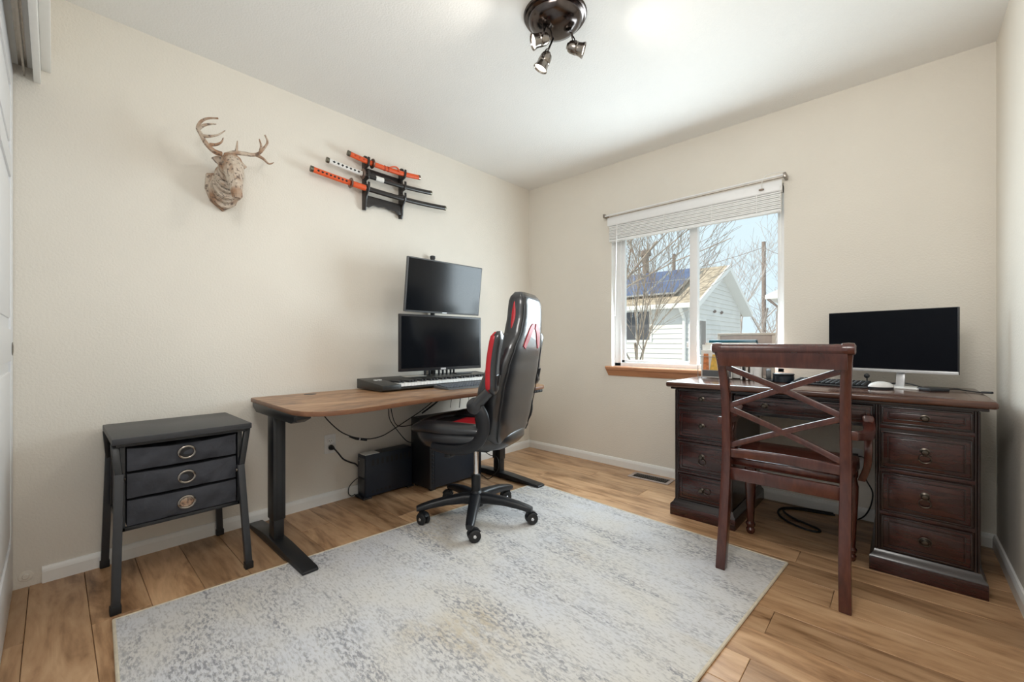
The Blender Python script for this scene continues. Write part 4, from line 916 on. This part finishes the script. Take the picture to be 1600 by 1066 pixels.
# ------------------------------------------------------------------ sword rack with three swords
rk = thing('sword_rack', 'black lacquered three-tier sword rack on the left wall', 'wall rack', (0, -1.60, 2.0))
HK = [2.000, 2.078, 2.160]
XS = .064
RL, RR = at(573, 280, 0, .05).y, at(630, 300, 0, .05).y
def side_board(y):
    poly = [(0.0, 1.862), (.030, 1.856), (.052, 1.885), (.058, 1.925), (.080, 1.955)]
    for z in HK: poly += [(.122, z - .022), (.136, z + .010), (.132, z + .030), (.122, z + .028), (.119, z - .004), (.100, z - .014), (.083, z - .004), (.078, z + .020), (.052, z + .030), (.048, z + .048)] if z < 2.15 else [(.122, z - .022), (.136, z + .010), (.132, z + .030), (.122, z + .028), (.119, z - .004), (.100, z - .014), (.083, z - .004), (.078, z + .030), (.060, z + .046), (.030, z + .050)]
    poly += [(0.0, 2.205)]
    poly = [(x if x < .04 else .022 + (x - .022) * .53, z) for x, z in poly]
    B().prism(poly, 'xz', y - .0075, y + .0075).build('side_board', 'rackwood', rk, bevel=.001)
side_board(RL); side_board(RR)
B().prism([(RL, 1.955), (RR, 1.955)] + [(RR - (RR - RL) * t, z) for t, z in ((0, 1.885), (.1, 1.880), (.22, 1.900), (.36, 1.896), (.5, 1.906), (.64, 1.896), (.78, 1.900), (.9, 1.880), (1, 1.885))], 'yz', .024, .036).build('apron_board', 'rackwood', rk, bevel=.001)
B().box(.006, .016, RL, RR, 2.10, 2.14, .001).build('cross_board', 'rackwood', rk)
def sword(label, y0, yg, y1, z, hc, dc, sc, bands, curve, sword_w=1.0):
    t = thing('sheathed_sword', label, 'sword', (XS, (y0 + y1) / 2, z), 0, 'swords on the wall rack')
    def P(y): u = (y - y0) / (y1 - y0); return Vector((XS, y, z + .004 + curve * (4 * (u - .5) ** 2 - .25)))
    def seg(a, c_, r, n=10, f=(.72, 1.0)): return B().tube([P(a + (c_ - a) * i / n) for i in range(n + 1)], r * sword_w, 14, flat=f)
    seg(y0 + .012, yg - .006, .0172, f=(.68, 1.0)).build('handle', hc, t)
    hl = yg - y0 - .05; nd = int(hl / .024)
    for k in range(nd):
        p = P(y0 + .03 + hl * (k + .5) / nd); h = .0090
        B().add([p + Vector((.0124, -h, 0)), p + Vector((.0124, 0, -h * .8)), p + Vector((.0124, h, 0)), p + Vector((.0124, 0, h * .8)), p + Vector((.0060, -h, 0)), p + Vector((.0060, 0, -h * .8)), p + Vector((.0060, h, 0)), p + Vector((.0060, 0, h * .8))], [(0, 1, 2, 3), (4, 7, 6, 5), (0, 4, 5, 1), (1, 5, 6, 2), (2, 6, 7, 3), (3, 7, 4, 0)]).build('wrap_diamond', dc, t, smooth=False)
    seg(y0, y0 + .016, .0185, 3, (.75, 1.0)).build('pommel', 'greenbrass', t)
    g = P(yg); B().lathe([(.012, -.004), (.030, -.004), (.033, 0), (.030, .004), (.012, .004)], g, (0, 1, 0), 24).build('guard', 'bronze', t)
    seg(yg + .004, y1 - .006, .0168, 16, (.68, 1.0)).build('scabbard', sc, t)
    seg(y1 - .014, y1, .0178, 3, (.72, 1.0)).build('scabbard_tip', 'greenbrass' if sc != 'orange' else 'bronze', t)
    for a, c_, m_ in bands: seg(a, c_, .0188, 5, (.74, 1.0)).build('cord_wrap', m_, t)
    return t
def YS(px, py): return at(px, py, 0, XS).y
sword('long sword with orange handle and black scabbard, lowest on the wall rack', YS(485, 264), YS(548, 289), YS(696, 330), HK[0] - .012, 'orange', 'rubber', 'rackwood', [(YS(551, 291), YS(571, 300), 'orange')], .024)
sword('sword with white handle and black scabbard, middle of the wall rack', YS(510, 250), YS(567, 276), YS(674, 306), HK[1] - .006, 'whitecord', 'rubber', 'rackwood', [(YS(587, 282), YS(599, 287), 'whitecord')], .020, .93)
s1 = sword('short all-orange sword on the top tier of the wall rack', YS(543, 236), YS(582, 254), YS(656, 276), HK[2] - .002, 'orange', 'darkorange', 'orange', [(YS(600, 262), YS(602, 262), 'darkorange'), (YS(605, 262), YS(607, 263), 'darkorange')], .018, .98)
yk = YS(606, 263)
B().tube(spline([(XS + .016, yk, HK[2] + .004), (XS + .02, yk + .04, HK[2] + .022), (XS + .018, yk + .065, HK[2] + .018), (XS + .016, yk + .08, HK[2] - .002)]), .005, 8).build('hanging_cord', 'orange', s1)

# ------------------------------------------------------------------ ceiling light
LC = Vector((1.478, -1.567, H))
cl = thing('ceiling_spotlight', 'dark bronze round ceiling light with three swivelling spot heads', 'ceiling light', tuple(LC))
B().lathe([(.138, 0), (.140, -.004), (.136, -.010), (.130, -.012), (.131, -.018), (.124, -.022), (.118, -.024), (.115, -.032), (.098, -.050), (.070, -.062), (.035, -.068), (.001, -.070)], tuple(LC), (0, 0, 1), 48).build('canopy', 'darknickel', cl, angle=30)
def spot(c, d, root):
    c = Vector(c); d = Vector(d).normalized()
    hd = B().lathe([(.006, -.040), (.012, -.040), (.014, -.036), (.022, -.030), (.0265, -.018), (.0275, 0), (.0265, .004), (.0285, .006), (.0265, .010), (.0285, .026), (.033, .036), (.034, .040), (.031, .040), (.027, .030), (.020, .028)], c, d, 28).build('spot_head', 'nickel', cl, angle=30)
    B().lathe([(.0262, .030), (.0262, .0315), (.018, .036), (.001, .038)], c, d, 24).build('bulb', 'bulb', hd)
    u = d.cross(Vector((0, 0, 1)));
    if u.length < .1: u = Vector((1, 0, 0))
    u.normalize(); upv = (Vector(root) - c).normalized(); upv = (upv - u * upv.dot(u)).normalized()
    pts = [c + u * .034 * math.cos(t) + upv * .050 * math.sin(t) for t in [PI * i / 16 for i in range(17)]]
    B().tube(pts, .0028, 8).build('yoke', 'darknickel', cl)
    for s in (-1, 1): B().lathe([(.0045, -.008), (.0045, .003), (.006, .003), (.006, .009)], c + u * s * .034, u * s, 12).build('yoke_screw', 'darknickel', cl)
    B().tube([c + upv * .050, Vector(root)], .0045, 10).build('stem', 'darknickel', cl)
    l = bpy.data.lights.new('spot_bulb', 'SPOT'); l.energy = SPOT_POWER; l.spot_size = math.radians(125); l.spot_blend = 1.0; l.shadow_soft_size = .026; l.color = (1.0, 0.94, 0.85)
    o = bpy.data.objects.new('spot_bulb', l); COL.objects.link(o); o.location = c + d * .046; o.rotation_euler = d.to_track_quat('-Z', 'Y').to_euler()
spot((1.438, -1.616, 2.325), -RT * .95 + Vector((0, 0, -.34)) - FW * .15, (1.452, -1.600, 2.385))
spot((1.520, -1.470, 2.325), RT * .95 + Vector((0, 0, -.34)) - FW * .1, (1.520, -1.500, 2.388))
spot((1.412, -1.560, 2.272), -RT * .45 + Vector((0, 0, -.85)) + FW * .1, (1.440, -1.530, 2.375))

# ------------------------------------------------------------------ outside the window
GZ = -2.9
struct(B().box(-60, 60, .6, 120, GZ - .1, GZ).build('ground', 'ground'))
HX, HY, HW = -2.05, 10.0, 5.2
ho = thing('neighbour_house', 'cream sided house with a gable and solar panels outside the window', 'house', (HX - 6, HY + HW / 2, GZ))
EZ, RZ2 = 2.28, 3.55
B().box(HX - 14, HX - .02, HY + .02, HY + HW, GZ, EZ).build('wall', 'siding', ho, smooth=False)
B().prism([(HY, EZ), (HY + HW, EZ), (HY + HW / 2, RZ2 - .05)], 'yz', HX - .2, HX - .02).build('gable', 'siding', ho, smooth=False)
b = B(); g2 = B(); lap = .155; nl = int((EZ - GZ) / lap)
for k in range(nl):                                   # overlapping lap boards
    z = GZ + k * lap
    b.prism([(HY - .035, z), (HY - .002, z + lap + .01), (HY + .02, z + lap + .01), (HY + .02, z)], 'yz', HX - 14, HX)
    g2.prism([(HX + .035, z), (HX + .002, z + lap + .01), (HX - .02, z + lap + .01), (HX - .02, z)], 'xz', HY, HY + HW)
stuff(b.build('lap_boards', 'siding', ho, smooth=False))
for k in range(int((RZ2 - EZ) / lap)):
    z = GZ + (nl + k) * lap; half = (RZ2 - .1 - z) / (RZ2 - EZ) * HW / 2
    if half > .1: g2.prism([(HX + .035, z), (HX + .002, z + lap + .01), (HX - .02, z + lap + .01), (HX - .02, z)], 'xz', HY + HW / 2 - half, HY + HW / 2 + half)
stuff(g2.build('gable_lap_boards', 'siding', ho, smooth=False))
ov = .38; sl = (RZ2 - EZ) / (HW / 2)
for s in (0, 1):
    ye = HY - ov if s == 0 else HY + HW + ov; zr, ze = RZ2 + .10, EZ - ov * sl + .10; ym = HY + HW / 2
    B().prism([(ye, ze - .14), (ye, ze), (ym, zr), (ym, zr - .14)], 'yz', HX - 14, HX + .32).build('roof_slope', 'shingle', ho, smooth=False)
    B().prism([(ye, ze - .17), (ye, ze + .01), (ym, zr + .01), (ym, zr - .17)], 'yz', HX + .30, HX + .36).build('rake_board', 'gutter', ho, smooth=False)
    B().prism([(ye, ze - .15), (ym, zr - .15), (ym, zr - .17), (ye, ze - .17)], 'yz', HX, HX + .30).build('soffit', 'gutter', ho, smooth=False)
yg = HY - ov
B().box(HX - 14, HX + .32, yg - .12, yg, EZ - ov * sl - .07, EZ - ov * sl + .08, .02).build('gutter', 'gutter', ho)
B().box(HX - 14, HX, yg, HY, EZ - .22, EZ - .20).build('soffit', 'gutter', ho)
B().tube([(HX - .22, yg - .06, EZ - .15), (HX - .20, HY - .07, EZ - .55), (HX - .20, HY - .07, GZ)], .055, 8).build('downspout', 'gutter', ho)
B().box(HX - .10, HX + .02, HY - .02, HY + .10, GZ, EZ - .02).build('corner_board', 'gutter', ho)
def house_window(x0, x1, z0, z1):
    f = B().box(x0 - .08, x1 + .08, HY - .05, HY + .02, z0 - .08, z1 + .08).build('window', 'gutter', ho)
    xm = (x0 + x1) / 2
    for a, c_ in ((x0, xm - .04), (xm + .04, x1)): B().box(a, c_, HY - .06, HY - .045, z0, z1).build('pane', 'glassdark', f)
pa = at(977, 489, 1, HY); pb = at(1011, 531, 1, HY)
house_window(pa.x, pb.x + .1, pb.z, pa.z)
fw_ = B().box(HX - .02, HX + .05, HY + .42, HY + 1.15, .55, 1.75).build('window', 'gutter', ho)
B().box(HX + .045, HX + .06, HY + .50, HY + 1.07, .62, 1.68).build('pane', 'glassdark', fw_)
for y in (HY + 2.0, HY + 2.75): B().lathe([(.05, 0), (.055, .06), (.03, .09)], (HX, y, 2.05), (1, 0, 0), 12).build('vent_cap', 'pole', ho)
nrm = Vector((0, -sl, 1)).normalized(); slope = Vector((0, 1, sl)).normalized()
for r in range(2):
    for k in range(9):
        x0 = HX - .50 - k * 1.04; p = Vector((x0, yg, EZ - ov * sl + .10)) + slope * (.55 + r * 1.24) + nrm * .10
        q4 = [p, p + Vector((-1.0, 0, 0)), p + Vector((-1.0, 0, 0)) + slope * 1.2, p + slope * 1.2]
        o = B().loft([q4, [v + nrm * .05 for v in q4]]).build('solar_panel', 'solarframe', ho, smooth=False)
        q5 = [p + Vector((-.03, 0, 0)) + slope * .03, p + Vector((-.97, 0, 0)) + slope * .03, p + Vector((-.97, 0, 0)) + slope * 1.17, p + Vector((-.03, 0, 0)) + slope * 1.17]
        B().loft([[v + nrm * .048 for v in q5], [v + nrm * .056 for v in q5]]).build('solar_cells', 'solar', o, smooth=False)
for px, top, rr in ((1009, 393, .12), (1053, 397, .06)):
    yr = HY + HW * .5 + .2; t = at(px, top, 1, yr); vp = B().tube([(t.x, yr, RZ2 - .1), (t.x, yr, t.z)], rr, 12).build('vent_pipe', 'pole', ho)
    if rr > .1: B().lathe([(.16, -.20), (.20, -.18), (.20, .0), (.12, .05)], (t.x, yr, t.z), (0, 0, 1), 14).build('pipe_cap', 'pole', vp)
# second house: the eave corner at the right of the window
h2 = thing('far_house', 'white eave corner of another house at the right edge of the window', 'house', tuple(at(1240, 536, 1, 19) * 1.0))
e = at(1196, 466, 1, 19)
B().prism([(e.x, e.z - .05), (e.x, e.z + .12), (e.x + 4, e.z + 1.9), (e.x + 8, e.z + .12), (e.x + 8, e.z - .05)], 'xz', 18.9, 26).build('roof', 'gutter', h2, smooth=False)
B().box(e.x + .55, e.x + 7.4, 19.3, 26, GZ, e.z).build('wall', 'siding', h2, smooth=False)
B().tube([(e.x + .1, 18.95, e.z - .05), (e.x + .5, 19.1, e.z - .45), (e.x + .5, 19.2, GZ)], .06, 8).build('downspout', 'pole', h2)
# utility pole and wires
pb_ = at(1193.5, 378, 1, 27.0)
up_ = thing('utility_pole', 'tall wooden utility pole seen through the right window pane', 'pole', (pb_.x, 27, GZ))
B().tube([(pb_.x, 27, GZ), (pb_.x, 27, pb_.z)], [.15, .11], 12).build('post', 'pole', up_)
for k in (0, 1):
    a = Vector((pb_.x, 27, pb_.z - .35 - .0 * k)); far = at(960, 436, 1, 27 + 3) if k == 0 else at(1260, 383, 1, 27)
    B().tube([a + (far - a) * i / 8 + Vector((0, 0, -.5 * math.sin(PI * i / 8))) for i in range(9)], .018, 6).build('wire', 'pole', up_)
# bare trees
def tree(name, label, basept, height, trunk, levels, spread, mat, seed, tilt=(0, 0, 1), n=5, split=3, start=.18, rmin=.003):
    rnd = random.Random(seed); b = B()
    def grow(p, d, L, r, lv):
        k = 5; pts = [p]; q_ = p.copy(); dd = d.copy()
        for i in range(k):
            dd = (dd + Vector((rnd.uniform(-1, 1), rnd.uniform(-1, 1), rnd.uniform(-.6, 1))) * .16).normalized(); q_ = q_ + dd * L / k; pts.append(q_.copy())
        r1 = max(rmin, r * .45)
        b.tube(pts, [r + (r1 - r) * i / k for i in range(k + 1)], n if lv < 2 else 4, caps=False)
        if lv >= levels: return
        m_ = split + (1 if lv == 0 else 0) + (lv > 1)
        for j in range(m_):
            t = start + (1 - start) * (j + rnd.random() * .8) / m_ if lv == 0 else .2 + .8 * (j + rnd.random()) / m_
            t = min(t, 1); f = t * k; i0 = min(int(f), k - 1); s0 = pts[i0].lerp(pts[i0 + 1], f - i0)
            a = rnd.uniform(0, 2 * PI); side = Vector((math.cos(a), math.sin(a), rnd.uniform(.0, .5)))
            nd = (dd * rnd.uniform(.5, .9) + side * spread * rnd.uniform(.7, 1.2)).normalized()
            grow(s0, nd, L * rnd.uniform(.5, .72), max(rmin, (r + (r1 - r) * t) * .58), lv + 1)
    root = thing(name, label, 'tree', basept, 0, 'bare trees outside the window')
    grow(Vector(basept), Vector(tilt).normalized(), height, trunk, 0)
    b.build('branches', mat, root)
    return root
p = at(1006, 560, 1, 5.6)
tree('bare_tree', 'bare leafless tree with many thin stems close to the left window pane', (p.x - .12, 5.6, GZ), 3.9, .06, 4, .42, 'bark', 11, (.06, .0, 1), start=.74, rmin=.0035, split=5)
pa, pb = at(900, 533, 1, 4.6), at(1046, 398, 1, 4.6); dd = (pb - pa).normalized(); p0 = pa - dd * 1.2
tl = tree('bare_tree', 'thick pale slanting branch of a bare tree crossing the left window pane', tuple(p0), (pb - p0).length, .045, 3, .40, 'bark', 5, tuple(dd), start=.55, rmin=.004)
B().tube([(p0.x - .25, 4.6, GZ), (p0.x - .1, 4.6, GZ + 1.2), tuple(p0)], [.11, .08, .045], 8).build('trunk', 'bark', tl)
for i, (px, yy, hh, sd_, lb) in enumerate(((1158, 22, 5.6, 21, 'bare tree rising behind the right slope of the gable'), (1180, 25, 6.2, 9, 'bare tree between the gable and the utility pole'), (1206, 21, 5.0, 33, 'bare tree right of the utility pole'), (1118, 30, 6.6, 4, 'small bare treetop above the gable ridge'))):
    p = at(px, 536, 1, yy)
    tree('bare_tree', lb, (p.x, yy, GZ), hh, .11, 4, .62, 'barkhaze', sd_, (0, 0, 1), n=4, start=.42, rmin=.006, split=3)
